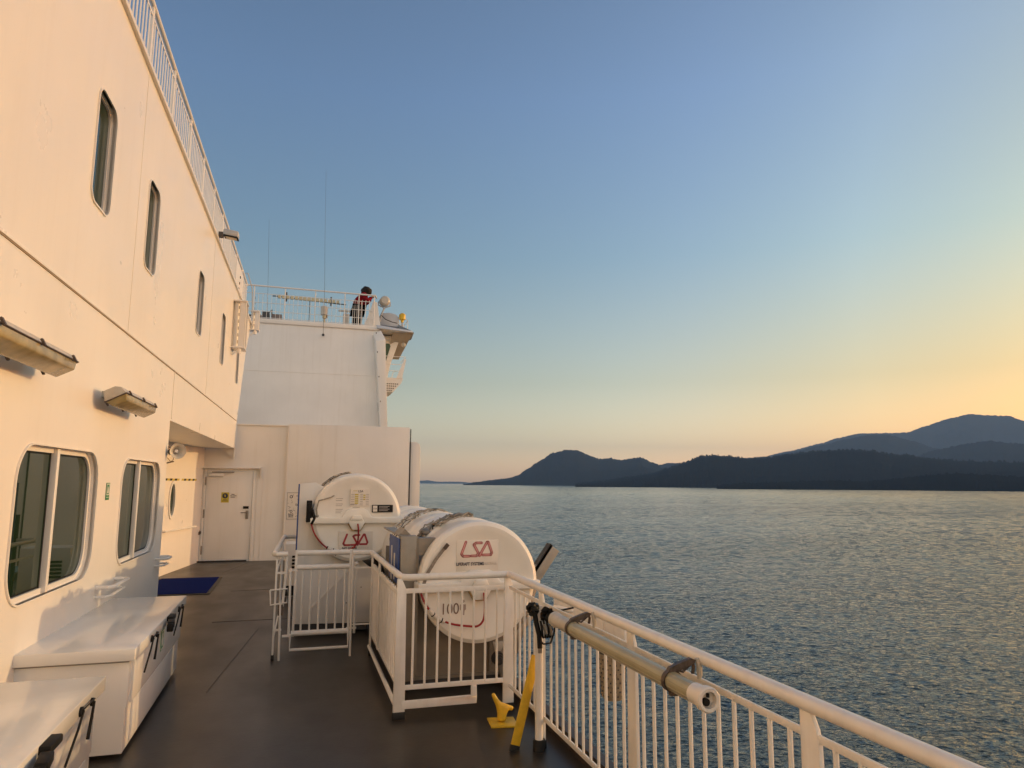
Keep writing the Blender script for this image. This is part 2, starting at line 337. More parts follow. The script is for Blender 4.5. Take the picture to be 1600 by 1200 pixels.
def ring_band(outer, inner, x0, x1):                  # closed band between two same-length 2D loops in (y,z), from x0 to x1
    n = len(outer); vs = [(x0, *p) for p in outer]+[(x0, *p) for p in inner]+[(x1, *p) for p in outer]+[(x1, *p) for p in inner]
    fs = []
    for i in range(n):
        j = (i+1) % n
        fs += [(i, j, n+j, n+i), (2*n+i, 3*n+i, 3*n+j, 2*n+j), (i, 2*n+i, 2*n+j, j), (n+i, n+j, 3*n+j, 3*n+i)]
    return vs, fs

# ================================================================== SETTING: sea, hills, deck
SEAZ = -12.0
RS = 21500.0
def build_sea():
    """one water surface out to the horizon; towards the channel it carries real waves (sum of many wind waves)"""
    import numpy as np
    rg = np.random.default_rng(12)
    A0, A1, DA, K = RAD(-8), RAD(78), .0028, .0024
    az = np.arange(A0, A1, DA); nr = int(math.log(3600/15)/K); rad = 15*np.exp(K*np.arange(nr+1))
    Rr, Aa = np.meshgrid(rad, az, indexing='ij'); X = Rr*np.sin(Aa); Y = Rr*np.cos(Aa); Z = np.zeros_like(X)
    n = 200; lam = np.exp(rg.uniform(math.log(.2), math.log(55), n)); wind = RAD(205)
    for L in lam:
        th = wind+rg.normal(0, .6); k = 2*math.pi/L; ph = rg.uniform(0, 2*math.pi)
        slope = .031*(1.0 if L < 9 else (9/L)**.4)
        fr = np.clip((L/(2.5*.0028*rad)-1)/.6, 0, 1)*np.clip((.0135*rad/L-.5)/.5, .0 if L > 3 else .10, 1)
        nz = np.nonzero(fr)[0]
        if len(nz) == 0: continue
        a, b_ = nz[0], nz[-1]+1; x = X[a:b_]; y = Y[a:b_]
        q = k*(x*math.sin(th)+y*math.cos(th))+ph+.6*np.sin(.13*k*(x*math.cos(th)-y*math.sin(th))+ph*2)
        Z[a:b_] += fr[a:b_, None]*slope/k*np.sin(q)
    gust = .78+.22*np.sin(X*.006+1.3*np.sin(Y*.0023))*np.sin(Y*.0035+1.1*np.sin(X*.004)+.7)
    edge = np.clip((Aa-A0)/.05, 0, 1)*np.clip((A1-Aa)/.05, 0, 1)*np.clip((Rr-15)/4, 0, 1)*np.clip((3500-Rr)/600, 0, 1)
    calm = 1-.5*np.clip((Rr-250)/1400, 0, 1)
    Z = Z*gust*edge*calm*(.90+.62*np.clip((230-Rr)/190, 0, 1))+SEAZ
    m, c = X.shape; co = np.stack([X, Y, Z], -1).reshape(-1, 3)
    ii = (np.arange(m-1)[:, None]*c+np.arange(c-1)[None, :]).reshape(-1)
    quads = np.stack([ii, ii+1, ii+c+1, ii+c], 1)
    ex = [(0, 0, SEAZ)]; k0 = len(co); fx = []
    a1 = float(az[-1]); gap = np.linspace(a1, A0+2*math.pi, 40)
    for a in gap[1:-1]: ex.append((15*math.sin(a), 15*math.cos(a), SEAZ))
    inner = [k0+1+i for i in range(38)]; oo = len(ex)
    for a in gap[1:-1]: ex.append((RS*math.sin(a), RS*math.cos(a), SEAZ))
    outer = [k0+oo+i for i in range(38)]
    o1 = len(ex); ex += [(RS*math.sin(a1), RS*math.cos(a1), SEAZ), (RS*math.sin(A0), RS*math.cos(A0), SEAZ)]
    top = (m-1)*c
    inn = [c-1]+inner+[0]; out_ = [k0+o1]+outer+[k0+o1+1]
    # seam columns of the fine patch at its two side edges are flat, so wide faces may meet them
    side1 = [i*c+c-1 for i in range(m)]; side0 = [i*c for i in range(m)]
    fx.append([inn[0]]+side1[1:]+[out_[0], out_[1], inn[1]])
    for i in range(1, len(inn)-2): fx.append([inn[i], out_[i], out_[i+1], inn[i+1]])
    fx.append([inn[-2], out_[-2], out_[-1]]+side0[::-1])
    st = 24; idx = list(range(0, c-1, st))+[c-1]; r1 = len(ex)
    for i in idx: ex.append((RS*math.sin(az[i]), RS*math.cos(az[i]), SEAZ))
    for a, b_ in zip(range(len(idx)-1), range(1, len(idx))):
        fx.append([k0+r1+a]+[top+q for q in range(idx[a], idx[b_]+1)]+[k0+r1+b_])
    fx.append([k0]+list(range(0, c)))
    for i in range(len(inn)-1): fx.append([k0, inn[i], inn[i+1]])
    co = np.concatenate([co, np.array(ex)])
    me = bpy.data.meshes.new('sea'); me.vertices.add(len(co)); me.vertices.foreach_set('co', co.astype(np.float32).reshape(-1))
    nl = len(quads)*4+sum(len(f) for f in fx); me.loops.add(nl); me.polygons.add(len(quads)+len(fx))
    li = np.concatenate([quads.reshape(-1)]+[np.array(f) for f in fx]).astype(np.int32); me.loops.foreach_set('vertex_index', li)
    tot = np.array([4]*len(quads)+[len(f) for f in fx], dtype=np.int32); stt = np.concatenate([[0], np.cumsum(tot)[:-1]]).astype(np.int32)
    me.polygons.foreach_set('loop_start', stt); me.update(calc_edges=True); me.validate()
    sm = np.zeros(len(me.polygons), dtype=bool); sm[:len(quads)] = True; me.polygons.foreach_set('use_smooth', sm)
    me.materials.append(SEAM); o = bpy.data.objects.new('sea', me); COL.objects.link(o)
    tag(o, 'rippled blue grey sea stretching to the far shore', 'sea', kind='structure')
build_sea()

def hill(name, label, prof, D, wf, wb, jag, rough, seed, rows=26, step=.06, m=None):
    """a forested ridge: prof = (azimuth deg, elevation deg) of its crest at distance D, sloping down wf metres in front and wb behind"""
    A0, A1 = prof[0][0], prof[-1][0]; n = int((A1-A0)/step)+1; vs = []; fs = []
    def H(a):
        for (a0, e0), (a1, e1) in zip(prof, prof[1:]):
            if a <= a1:
                u = (a-a0)/(a1-a0); u = u*u*(3-2*u)*.5+u*.5; return e0+(e1-e0)*u
        return prof[-1][1]
    rnd = random.Random(seed); allr = rows+8
    for i in range(n):
        a = A0+(A1-A0)*i/(n-1); h = D*tan(RAD(H(a)))+1.7-SEAZ
        for r in range(allr):
            if r < rows: u = r/(rows-1); dist = D-wf*(1-u); s = u**.75
            else: u = 1-(r-rows+1)/8; dist = D+wb*(1-u); s = u
            p = Vector((dist*sin(RAD(a)), dist*cos(RAD(a)), 0))
            g = noise.fractal(Vector((p.x/900+seed, p.y/900, 0)), 1, 2, 6)
            g2 = noise.fractal(Vector((p.x/160+seed, p.y/160, 3)), .9, 2, 4)
            z = h*s + (g*rough*h+g2*rough*.25*h)*(u*(1-u)*3.2 if r < rows else .3)
            z = min(z, h*(.96*(dist/D) if r < rows-1 else 1))
            if r == rows-1: z = h
            if 0 < r < allr-1: z += rnd.uniform(-1, 1)*jag*(.25 if r < rows-1 else 1)*(1 if rnd.random() < .8 else 1.8)
            vs.append((p.x, p.y, SEAZ-2 if r in (0, allr-1) else SEAZ+max(z, 1.5+rnd.random()*jag)))
    for i in range(n-1):
        for r in range(allr-1):
            k = i*allr+r; fs.append((k, k+allr, k+allr+1, k+1))
    me = bpy.data.meshes.new(name); me.from_pydata(vs, [], fs); me.materials.append(m or FOREST); me.update(); me.shade_smooth()
    o = bpy.data.objects.new(name, me); COL.objects.link(o)
    return tag(o, label, 'hill', kind='structure')
hill('hill', 'faint pale land on the horizon left of the headland', [(8, .02), (9.2, .16), (10.1, .22), (11, .10), (12.5, .12), (14, .02), (16, -.02)], 17500, 900, 900, 4, .1, 3, rows=10)
hill('hill', 'dark blue headland sloping down to the water on the left', [(13.0, -.1), (14.3, .12), (15.1, .25), (16.6, .42), (17.3, .62), (18.2, 1.2), (19.2, 1.85), (20.2, 2.45), (21.3, 2.72), (22.3, 2.66), (23.2, 2.25), (24.0, 2.0), (24.8, 2.08), (25.6, 1.92), (26.3, 2.0), (27.2, 2.12), (28.1, 1.72), (29.2, 1.2), (31, .8), (34, .5)], 7000, 1700, 900, 6, .16, 11)
hill('hill', 'small pale ridge peeping between the headland and the long dark hill', [(27.5, .8), (28.6, 1.5), (29.3, 1.66), (30.1, 1.66), (31, 1.5), (34, 1.4), (35.3, 2.05), (36.6, 2.12), (37.8, 2.02), (39.5, 1.6)], 8600, 900, 900, 6, .12, 17, rows=14)
hill('hill', 'long dark forested hill beyond the water in the middle', [(22, .02), (24, .25), (26, .55), (28, .85), (29.4, 1.3), (30.6, 1.72), (31.8, 2.2), (32.8, 2.3), (34.0, 2.2), (35.5, 2.02), (37, 2.1), (38.5, 2.35), (40.5, 2.55), (42.3, 2.62), (44, 2.5), (45.2, 2.2), (46.0, 2.18), (47.5, 1.9), (49.2, 1.72), (51.5, 1.62), (54, 1.5), (58, 1.6), (64, 1.2), (70, .5), (75, .02)], 4700, 1600, 900, 7, .2, 23)
hill('hill', 'low dark wooded shore nearest the water on the right', [(33, -.05), (35, .12), (37, .2), (39.5, .28), (41.5, .34), (43.2, .26), (45.1, .46), (46.4, .60), (47.8, .78), (49.2, .88), (50.6, .76), (52.6, .62), (56, .8), (60, .6), (66, .2), (69, .0)], 2700, 480, 350, 4, .22, 31, rows=14)
hill('hill', 'rounded shoulder of the mountain in front of its peak', [(33, .9), (36, 1.7), (38.6, 2.45), (40.4, 2.9), (42.3, 3.35), (43.8, 3.62), (45, 3.6), (46.4, 3.15), (48, 2.55), (50, 2.2), (54, 2.0), (60, 1.4), (70, .1)], 10200, 2200, 900, 6, .12, 37)
hill('hill', 'low grey spur at the right edge below the mountain', [(44, .9), (46, 1.8), (48, 2.5), (49.8, 2.85), (51.0, 3.0), (52.4, 2.8), (55, 2.4), (60, 1.6), (68, .1)], 8200, 1500, 700, 6, .12, 43, rows=18)
hill('mountain', 'tall hazy blue mountain rising behind all the hills on the right', [(30, .6), (34, 1.4), (38.2, 2.5), (40.5, 3.05), (41.7, 3.45), (43.2, 3.75), (45, 3.72), (46.2, 3.72), (47.4, 4.15), (48.8, 4.6), (50.0, 4.85), (51.1, 4.72), (52.2, 4.62), (53.0, 4.25), (54.2, 4.45), (57, 4.1), (62, 2.8), (70, 1.2), (76, .35), (82, -.02)], 14000, 2600, 1800, 6, .1, 53)

DECK_X = 1.84
b = MB(); b.box(-6, DECK_X, -6, 26, -.3, 0)
tag(b.build('deck', DECK), 'dark brown glossy painted ship deck', 'deck', kind='structure')
b = MB()
for (x0, y0, x1, y1) in ((-.62, 6.5, -.35, 9.0), (-.9, 9.6, .4, 9.62), (-.9, 12.2, .3, 12.3), (-1.25, 14.6, -.9, 16.3)):
    b.bar((x0, y0, .001), (x1, y1, .001), .007, .005)
tag(b.build('deck_seams', mat('deck_weld_seam', (.044, .037, .031), .45)), 'thin raised weld seams across the deck', 'seam', kind='structure')
b = MB(); b.box(1.76, DECK_X-.003, -6, 16.6, .002, .10)
tag(b.build('deck_edge', mat('deck_edge_coating', (.035, .026, .022), .5, bump=.002)), 'dark raised coaming along the deck edge under the railing', 'deck edge', kind='structure')

# ================================================================== LEFT SUPERSTRUCTURE WALL
WX, WY, WK = -1.31, 16.7, .023
TH = -math.atan(WK)
def WP(y, n=0, z=0): return Vector((WX+(y-WY)*WK+n, y, z))
wall = thing('superstructure_wall', 'tall cream painted steel wall of the ship with windows, left of the deck', 'ship wall', WP(WY), TH)
L = lambda y: y-WY     # to the wall's own frame
low_w = [(4.85, 6.48, .955, 1.925), (7.25, 8.90, .94, 1.91)]
up_w = [(5.69, 6.17), (7.40, 7.88), (10.56, 11.04), (13.22, 13.68), (15.80, 16.24)]
holes = [rrect(L(a), L(c), z0, z1, .235, 10) for a, c, z0, z1 in low_w]+[rrect(L(a), L(c), 3.80, 4.70, .11, 6) for a, c in up_w]
outl = [(L(y), z) for y, z in ((-5, 0), (9.28, 0), (9.28, 2.43), (16.62, 2.43), (16.62, 3.0), (17.0, 3.62), (17.8, 4.9), (18.7, 5.65), (-5, 5.65))]
vs, fs = plate([outl]+holes, .13)
b = MB(); b.add([(v.z-.065, v.x, v.y) for v in vs], fs)
b.build('plating', PAINT, wall, smooth=40)
b = MB()
b.box(.0, .012, L(-5), L(16.6), 3.035, 3.055)                 # horizontal lap seam
b.box(.0, .007, L(9.33), L(9.345), 2.45, 3.035)
b.box(.0, .035, L(-5), L(18.7), 5.62, 5.665)
for y_ in (2.6, 7.05, 11.9): b.box(.0005, .0035, L(y_), L(y_)+.009, 3.06, 5.61)
b.build('weld_seam', PAINT, wall, bevel=.001)
b = MB(); b.box(.0005, .006, L(-4), L(16.6), 3.026, 3.035)
b.build('caulking', mat('dark_caulk', (.3, .24, .18), .7), wall)
b = MB(); b.box(-1.9, -.1305, L(9.12), L(9.28), 0, 2.43); b.build('return_plate', PAINT, wall)
b = MB(); b.box(-3, -.1305, L(9.28), L(16.60), 2.43, 2.55); b.build('soffit', BULK, wall)
b = MB(); b.box(-3.4, -.1305, L(-5), L(18.6), 5.45, 5.64); b.build('roof_deck', GREYP, wall)
b = MB(); b.box(-.02, .004, L(16.55), L(16.62), 2.25, 2.43); b.add([(-.3, L(16.6), 2.43), (0, L(16.6), 2.43), (0, L(16.6), 2.2), (-.3, L(16.66), 2.43), (0, L(16.66), 2.43), (0, L(16.66), 2.2)], [(0, 1, 2), (3, 5, 4), (0, 3, 4, 1), (1, 4, 5, 2), (2, 5, 3, 0)])
b.build('bracket', PAINT, wall)
def window(y0, y1, z0, z1, r, nseg, depth, mull=None, fr=.035):
    o1 = rrect(L(y0)-.012, L(y1)+.012, z0-.012, z1+.012, r+.012, nseg); i1 = rrect(L(y0), L(y1), z0, z1, r, nseg)
    b = MB(); b.add(*ring_band(o1, i1, -.02, .012)); w = b.build('window', PAINT, wall, smooth=50)   # raised welded rim
    i2 = rrect(L(y0)+fr, L(y1)-fr, z0+fr, z1-fr, max(r-fr, .03), nseg)
    b = MB(); b.add(*ring_band(i1, i2, -depth-.01, -depth+.015)); b.build('frame', FRAMEW, w, smooth=50)
    i3 = rrect(L(y0)+fr+.014, L(y1)-fr-.014, z0+fr+.014, z1-fr-.014, max(r-fr-.014, .02), nseg)
    b = MB(); b.add(*ring_band(i2, i3, -depth-.01, -depth-.001)); b.build('gasket', RUBBER, w, smooth=50)
    if mull:
        b = MB(); b.box(-depth-.005, -.012, L(mull)-.024, L(mull)+.024, z0+.002, z1-.002); b.build('mullion', FRAMEW, w, bevel=.004)
        b = MB(); b.box(-depth-.006, -depth+.004, L(mull)-.036, L(mull)+.036, z0+.03, z1-.03); b.build('gasket', RUBBER, w)
    b = MB(); vs, fs = plate([i2], .006); b.add([(v.z-depth-.004, v.x, v.y) for v in vs], fs); b.build('pane', GLASS, w)
for a, c, z0, z1 in low_w: window(a, c, z0, z1, .235, 10, .055, mull=a+(c-a)*.46)
for a, c in up_w: window(a, c, 3.80, 4.70, .11, 6, .052, fr=.010)

# recessed wall under the overhang, canted in towards the door
ra, rb = Vector((-2.28-.34*2.32, 14.4-2.2*2.32)), Vector((-1.925, 16.695))
rang = math.atan2(rb.x-ra.x, rb.y-ra.y)
rec = thing('recessed_wall', 'canted white wall under the overhang with an oval window', 'ship wall', (rb.x, rb.y, 0), -rang)
LR = (rb-ra).length
oc = -(16.695-14.75)/cos(rang)
oval = [(oc+.165*cos(2*pi*k/28), 1.36+.33*sin(2*pi*k/28)) for k in range(28)]
vs, fs = plate([[(-LR, 0), (0, 0), (0, 2.43), (-LR, 2.43)], oval], .08)
b = MB(); b.add([(v.z-.04, v.x, v.y) for v in vs], fs); b.build('plating', PAINT, rec, smooth=40)
ov2 = [(oc+.19*cos(2*pi*k/28), 1.36+.36*sin(2*pi*k/28)) for k in range(28)]; ov3 = [(oc+.14*cos(2*pi*k/28), 1.36+.30*sin(2*pi*k/28)) for k in range(28)]
b = MB(); b.add(*ring_band(ov2, ov3, -.03, .02)); w = b.build('window', FRAMEW, rec, smooth=50)
vs, fs = plate([ov3], .006); b = MB(); b.add([(v.z-.02, v.x, v.y) for v in vs], fs); b.build('pane', GLASS, w)

# hand rails on the walls
b = MB(); b.tube([(.0, -2.45, .80), (.07, -2.45, .80), (.07, -1.5, .79), (.07, -.55, .785), (.0, -.55, .785)], .018, 8)
tag(b.build('handrail', RAILP, None, (rb.x, rb.y, 0), -rang), 'short white handrail on the canted wall below the oval window', 'handrail')
def grab(y0, y1, z, lab):
    b = MB(); q = [(0, 0, 0), (.09, .0, 0), (.125, .05, 0), (.125, y1-y0-.05, 0), (.09, y1-y0, 0), (0, y1-y0, 0)]
    b.tube(q, .016, 8); b.tube([(p[0]*.8, p[1], p[2]-.075) for p in q], .011, 8)
    o = b.build('grab_rail', RAILP, None, WP(y0, 0, z), TH); tag(o, lab, 'grab rail', 'white grab rails on the cream wall')
grab(6.72, 7.3, .83, 'white looped grab rail under the gap between the two large windows')
grab(9.0, 9.27, .83, 'white looped grab rail at the wall corner below the far large window')

# upper deck railing on top of the wall
ur = thing('railing', 'long white railing along the top edge of the tall cream wall', 'railing', WP(WY, -.14, 5.66), TH)
b = MB(); b.tube([(0, L(-3), 1.0), (0, L(18.6), 1.0)], .027, 10); b.build('top_rail', RAILP, ur)
b = MB(); b.box(-.006, .006, L(-3), L(18.6), .87, .9); b.build('mid_rail', RAILP, ur)
b = MB(); b.box(-.006, .006, L(-3), L(18.6), .08, .11); b.build('bottom_rail', RAILP, ur)
b = MB(); b.box(-.012, .012, -.035, .035, 0, 1.0); post = b.build('post', RAILP, ur, bevel=.003)
bal = None; k = 0; y = 5.2; first = True
while y < 18.5:
    if k % 10 == 0:
        if first: post.location = (0, L(y), 0); first = False
        else: inst(post, (0, L(y), 0), ur)
    y += .12; k += 1
b = MB(); ys = [5.2+.12*i for i in range(109)]
b.tube([(0, 0, .09), (0, 0, .89)], .009, 6); bal = b.build('baluster', RAILP, ur)
cnt = 0
for i, y in enumerate(ys):
    if i % 10 == 0: continue
    if cnt == 0: bal.location = (0, L(y), 0)
    else: inst(bal, (0, L(y), 0), ur)
    cnt += 1
# railing screen plate and a ladder loop at its far end
b = MB(); b.box(-.02, 0, 0, 1.5, 0, .88)
for z in (.35, .5, .66): b.tube([(-.0, .5+z*.5, z), (.012, .5+z*.5, z)], .03, 8, mi=1)
tag(b.build('screen_plate', [PAINT, BLACKP], None, WP(15.9, -.12, 5.67), TH), 'plain plate closing the far end of the upper railing', 'plate')
b = MB(); b.tube([(0, 0, 0), (0, 0, 1.12), (.22, 0, 1.14), (.34, 0, .75), (.38, 0, .0)], .013, 8)
tag(b.build('ladder_hoop', GREYP, None, WP(18.0, -.3, 5.66), TH), 'bent grey ladder hoop rising above the far end of the wall', 'ladder hoop')

# bracket box on the wall: two shelves with a screen between
def shelf_box(y0, dy, n, z0, z1, lab):
    t = thing('light_screen', lab, 'light screen', WP(y0, 0, z0), TH, 'screened brackets high on the cream wall')
    b = MB(); b.box(0, n, 0, dy, z1-z0-.03, z1-z0); b.box(0, n*.98, 0, dy, 0, .03); b.build('shelf', PAINT, t, bevel=.004)
    b = MB(); b.box(.0, n*.95, dy-.03, dy, .03, z1-z0-.03); b.box(n*.50, n*.92, .03, .05, .03, z1-z0-.03); b.build('screen', PAINT, t)
    b = MB(); b.tube([(n*.24, .12, .03), (n*.24, .12, z1-z0-.03)], n*.2, 14); b.build('lantern_tube', PAINT, t)
    b = MB(); b.tube([(n*.93, .03, .03), (n*.93, .03, z1-z0-.03)], .012, 6); b.tube([(n*.6, .05, -.1), (n*.6, .05, 0)], .035, 8); b.bar((.01, .06, -.14), (n*.6, .06, -.02), .03, .03); b.build('strut', PAINT, t)
    b = MB()
    for i in range(6): b.box(n*.42, n*.45, .02, .06, .1+i*.14, .16+i*.14)
    b.build('clip', RUST, t)
shelf_box(14.75, .42, .26, 4.34, 5.32, 'nearer white screened bracket fixed high on the cream wall between two small windows')
shelf_box(18.3, .3, .22, 5.45, 5.95, 'farther small white bracket at the forward end of the cream wall')

# floodlight
t = thing('floodlight', 'grey floodlight sticking out from the top of the cream wall', 'floodlight', WP(12.1, .02, 5.72), TH)
t.scale = (.62, .62, .8)
b = MB(); b.tube([(-.02, 0, 0), (.12, 0, .05)], .022, 8); b.obox((.05, 0, .03), .12, .16, .1); b.build('arm', RUST, t)
b = MB(); b.obox((.30, 0, .06), .38, .30, .13, (0, RAD(6), 0)); b.build('housing', GREYP, t, bevel=.03)
b = MB(); b.obox((.31, -.02, -.02), .36, .28, .02, (0, RAD(6), 0)); r_ = b.build('bezel', BLACKP, t, bevel=.004)
b = MB(); b.obox((.31, -.02, -.034), .28, .2, .01, (0, RAD(6), 0)); b.build('lens', mat('floodlight_lens', (.5, .45, .36), .2), t, bevel=.003)

# two box lamps with clipped diffusers
def box_lamp(y0, ln, z, lab):
    t = thing('wall_lamp', lab, 'lamp', WP(y0, 0, z), TH, 'oblong lamps on the cream wall')
    ang = RAD(-28); e = Matrix.Rotation(ang, 3, 'Y')
    def tr(b): b.v = [e@v+Vector((.155, 0, 0)) for v in b.v]; return b
    b = MB(); b.prism([(-.085, .0), (.085, .0), (.07, .06), (.03, .085), (-.06, .085)], 'xz', 0, ln); tr(b).build('housing', LAMPG, t, bevel=.006)
    b = MB()
    v = [(-.082, .01, 0), (.082, .01, 0), (.082, ln-.01, 0), (-.082, ln-.01, 0), (-.055, .045, -.05), (.055, .045, -.05), (.055, ln-.045, -.05), (-.055, ln-.045, -.05)]
    b.add(v, [(0, 1, 5, 4), (1, 2, 6, 5), (2, 3, 7, 6), (3, 0, 4, 7), (4, 5, 6, 7), (0, 3, 2, 1)]); tr(b).build('diffuser', DIFF, t, bevel=.008)
    b = MB(); b.box(-.089, .089, -.004, ln+.004, -.004, .004); tr(b).build('gasket', RUST, t, bevel=.002)
    b = MB(); b.box(-.006, .006, -.012, .012, -.018, .024); tr(b)
    c = b.build('clip', RUST, t); fst = True
    for yy in (.1, ln/2, ln-.1):
        for x in (-.095, .095):
            p = e@Vector((x, yy, 0))
            if fst: c.location = p; fst = False
            else: inst(c, p, t)
    b = MB(); b.box(0, .11, .2, .3, .02, .07); b.box(0, .11, ln-.3, ln-.2, .02, .07); b.build('mount', LAMPG, t)
box_lamp(6.22, 1.15, 2.36, 'second oblong lamp with yellowed diffuser above the far large window')
box_lamp(3.75, 1.25, 2.405, 'nearest oblong lamp with yellowed diffuser at the left edge above the near large window')

# loudspeaker
t = thing('loudspeaker', 'white horn loudspeaker hung under the overhang at the wall corner', 'loudspeaker', WP(9.27, -.02, 2.06), TH-RAD(-28))
t.scale = (.56, .6, .56)
b = MB(); b.lathe([(.035, .05), (.045, -.05), (.06, -.1), (.10, -.17), (.15, -.215), (.165, -.22), (.165, -.21), (.145, -.2), (.09, -.15), (.05, -.09), (.03, 0)], (.17, 0, .0), 'y', 28); o = b.build('horn', LAMPG, t)
b = MB(); b.lathe([(0, -.16), (.03, -.155), (.045, -.12), (.045, -.03), (0, -.03)], (.17, 0, 0), 'y', 18); b.build('driver', FRAMEW, t)
b = MB(); b.lathe([(0, .0), (.07, .0), (.075, .04), (.07, .16), (0, .17)], (.17, .03, 0), 'y', 20); b.build('motor', BLACKP, t)
b = MB(); b.obox((.05, .06, .0), .14, .05, .03); b.tube([(.02, .05, .1), (.1, .05, .09), (.17, .06, .07)], .012, 6); b.tube([(.17, .05, -.07), (.18, .03, -.17), (.12, .02, -.22), (.06, 0, -.16), (.03, .02, -.12)], .006, 6); b.obox((.09, 0, -.235), .16, .06, .025, (0, RAD(-15), 0)); b.build('bracket', RUST, t)

# small safety signs on the wall
def green_sign(nm, lab, loc, rz, w, h, kind):
    s = thing(nm, lab, 'sign', loc, rz)
    b = MB(); b.box(0, .002, -w/2, w/2, -h/2, h/2); b.build('board', GREEN, s)
    b = MB()
    if kind == 0:
        b.add(*ring_band(rrect(-w*.42, w*.42, -h*.22, h*.45, .008, 3), rrect(-w*.34, w*.34, -h*.17, h*.4, .006, 3), .002, .003))
        b.prism([(-w*.2, -h*.1), (w*.22, -h*.1), (w*.1, h*.22), (0, h*.3), (-w*.12, h*.15)], 'yz', .002, .0031)
        b.box(.002, .003, -w*.36, w*.36, -h*.36, -h*.33)
    else:
        b.add(*ring_band(rrect(-w*.44, w*.44, -h*.46, h*.46, .01, 3), rrect(-w*.38, w*.38, -h*.42, h*.42, .008, 3), .002, .003))
        b.prism([(-w*.12, -h*.35), (w*.12, -h*.35), (w*.2, 0), (w*.1, h*.05), (w*.12, h*.3), (-w*.12, h*.3), (-w*.1, h*.05), (-w*.2, 0)], 'yz', .002, .0031)
    b.build('symbol', LABW, s)
green_sign('safety_sign', 'small green sign with a white symbol on the wall between the two large windows', WP(6.83, .002, 1.615), TH, .105, .145, 0)

# hazard tape under the speaker
b = MB(); n = 14; wd = 1.95/n
for i in range(n):
    y = -2.45+i*wd; 
    if 5 < i < 7: continue
    b.add([(.003, y, 1.72), (.003, y+wd, 1.72), (.003, y+wd+.03, 1.76), (.003, y+.03, 1.76), (.001, y, 1.72), (.001, y+wd, 1.72), (.001, y+wd+.03, 1.76), (.001, y+.03, 1.76)], [(0, 1, 2, 3), (4, 7, 6, 5), (0, 4, 5, 1), (1, 5, 6, 2), (2, 6, 7, 3), (3, 7, 4, 0)], i % 2)
tag(b.build('hazard_tape', [BLACKP, YINK], None, (rb.x, rb.y, 0), -rang), 'black and yellow hazard tape across the canted wall above the oval window', 'tape')

# ================================================================== DOOR BULKHEAD
BY = 16.7
bh = thing('door_bulkhead', 'shaded white bulkhead across the end of the deck with a steel door', 'ship wall', (0, BY, 0))
dx0, dx1, dz0, dz1 = -1.86, -.90, .03, 1.94
vs, fs = plate([[(-3.6, 0), (-.2, 0), (-.2, 2.98), (-1.3, 2.98), (-1.3, 2.55), (-3.6, 2.55)], [(dx0, dz0), (dx1, dz0), (dx1, dz1), (dx0, dz1)]], .1)
b = MB(); b.add([(v.x, v.z+.05, v.y) for v in vs], fs); b.build('plating', BULK, bh)
b = MB(); b.box(-.2, 2.53, -.07, 8.9, .0, 3.0); b.build('deckhouse_block', BULK, bh, bevel=.008)
b = MB(); b.box(-1.3, -.2, .11, 8.9, 2.85, 2.975); b.build('deckhouse_roof', BULK, bh)
b = MB(); b.prism([(2.53, 0), (2.80, 0), (2.80, 2.52), (2.77, 2.62), (2.70, 2.66), (2.60, 2.66), (2.6, 2.66), (2.53, 2.66)], 'xz', -.02, .9); b.build('corner_post', PAINT, bh, bevel=.01)
b = MB(); b.box(2.545, 2.56, -.075, -.02, 0, 2.96); b.build('gap_strip', RUBBER, bh)
b = MB(); b.box(-1.3, -.2, -.035, -.0005, 2.955, 2.975); b.box(-.215, -.19, -.085, -.0705, 0, 3.0); b.build('weld_seam', PAINT, bh)
# door
d = MB(); d.box(dx0+.006, dx1-.006, .012, .05, dz0+.01, dz1-.006); door = d.build('door', BULK, bh, bevel=.004)
b = MB()
for x0, x1, z0, z1 in ((dx0-.05, dx0, 0, dz1+.05), (dx1, dx1+.05, 0, dz1+.05), (dx0, dx1, dz1, dz1+.05)): b.box(x0, x1, -.014, .0, z0, z1)
b.box(dx1+.09, dx1+.105, -.01, 0, 0, 1.95); b.box(dx1+.2, dx1+.21, -.008, 0, 0, 1.95)
b.build('door_frame', BULK, bh, bevel=.003)
b = MB(); b.box(-2.02, -.74, -.11, 0, 1.99, 2.03); b.box(-.755, -.74, -.11, 0, 1.80, 1.99); b.box(-2.02, -2.005, -.11, 0, 1.82, 1.99); b.build('hood', BULK, bh, bevel=.003)
b = MB(); b.box(-1.8, -1.52, -.04, .011, 1.82, 1.885); b.build('door_closer', FRAMEW, door, bevel=.004)
b = MB(); b.box(-1.75, -1.3, -.05, -.035, 1.905, 1.92); b.build('closer_arm', BLACKP, door)
b = MB(); b.box(-1.02, -.965, -.008, .011, .90, 1.08); b.tube([(-.99, -.01, 1.04), (-.99, -.05, 1.04), (-1.12, -.05, 1.04)], .010, 8); b.build('handle', STEEL, door)
b = MB(); b.box(-1.08, -.965, -.006, .011, 1.12, 1.175); b.build('lock_plate', BLACKP, door)
hb = MB(); hb.tube([(0, 0, -.09), (0, 0, .09)], .016, 8); h0 = hb.build('hinge', STEEL, door); h0.location = (dx0-.01, -.012, 1.72); inst(h0, (dx0-.01, -.012, 1.02), door); inst(h0, (dx0-.01, -.012, .25), door)
b = MB(); b.box(dx0-.1, dx1-.05, -.09, 0, .001, .026); b.build('sill', RUBBER, bh)
RX = (pi/2, 0, 0)
sg = thing('warning_sign', 'yellow warning sign with a black round symbol on the steel door', 'sign', (-1.46, BY+.011, 1.365))
b = MB(); b.box(-.08, .08, -.003, 0, -.11, .11); b.build('board', YINK, sg)
b = MB(); b.lathe([(0, -.0045), (.058, -.0045), (.058, -.003), (0, -.003)], (0, 0, .035), 'y', 24); b.build('symbol', INK, sg)
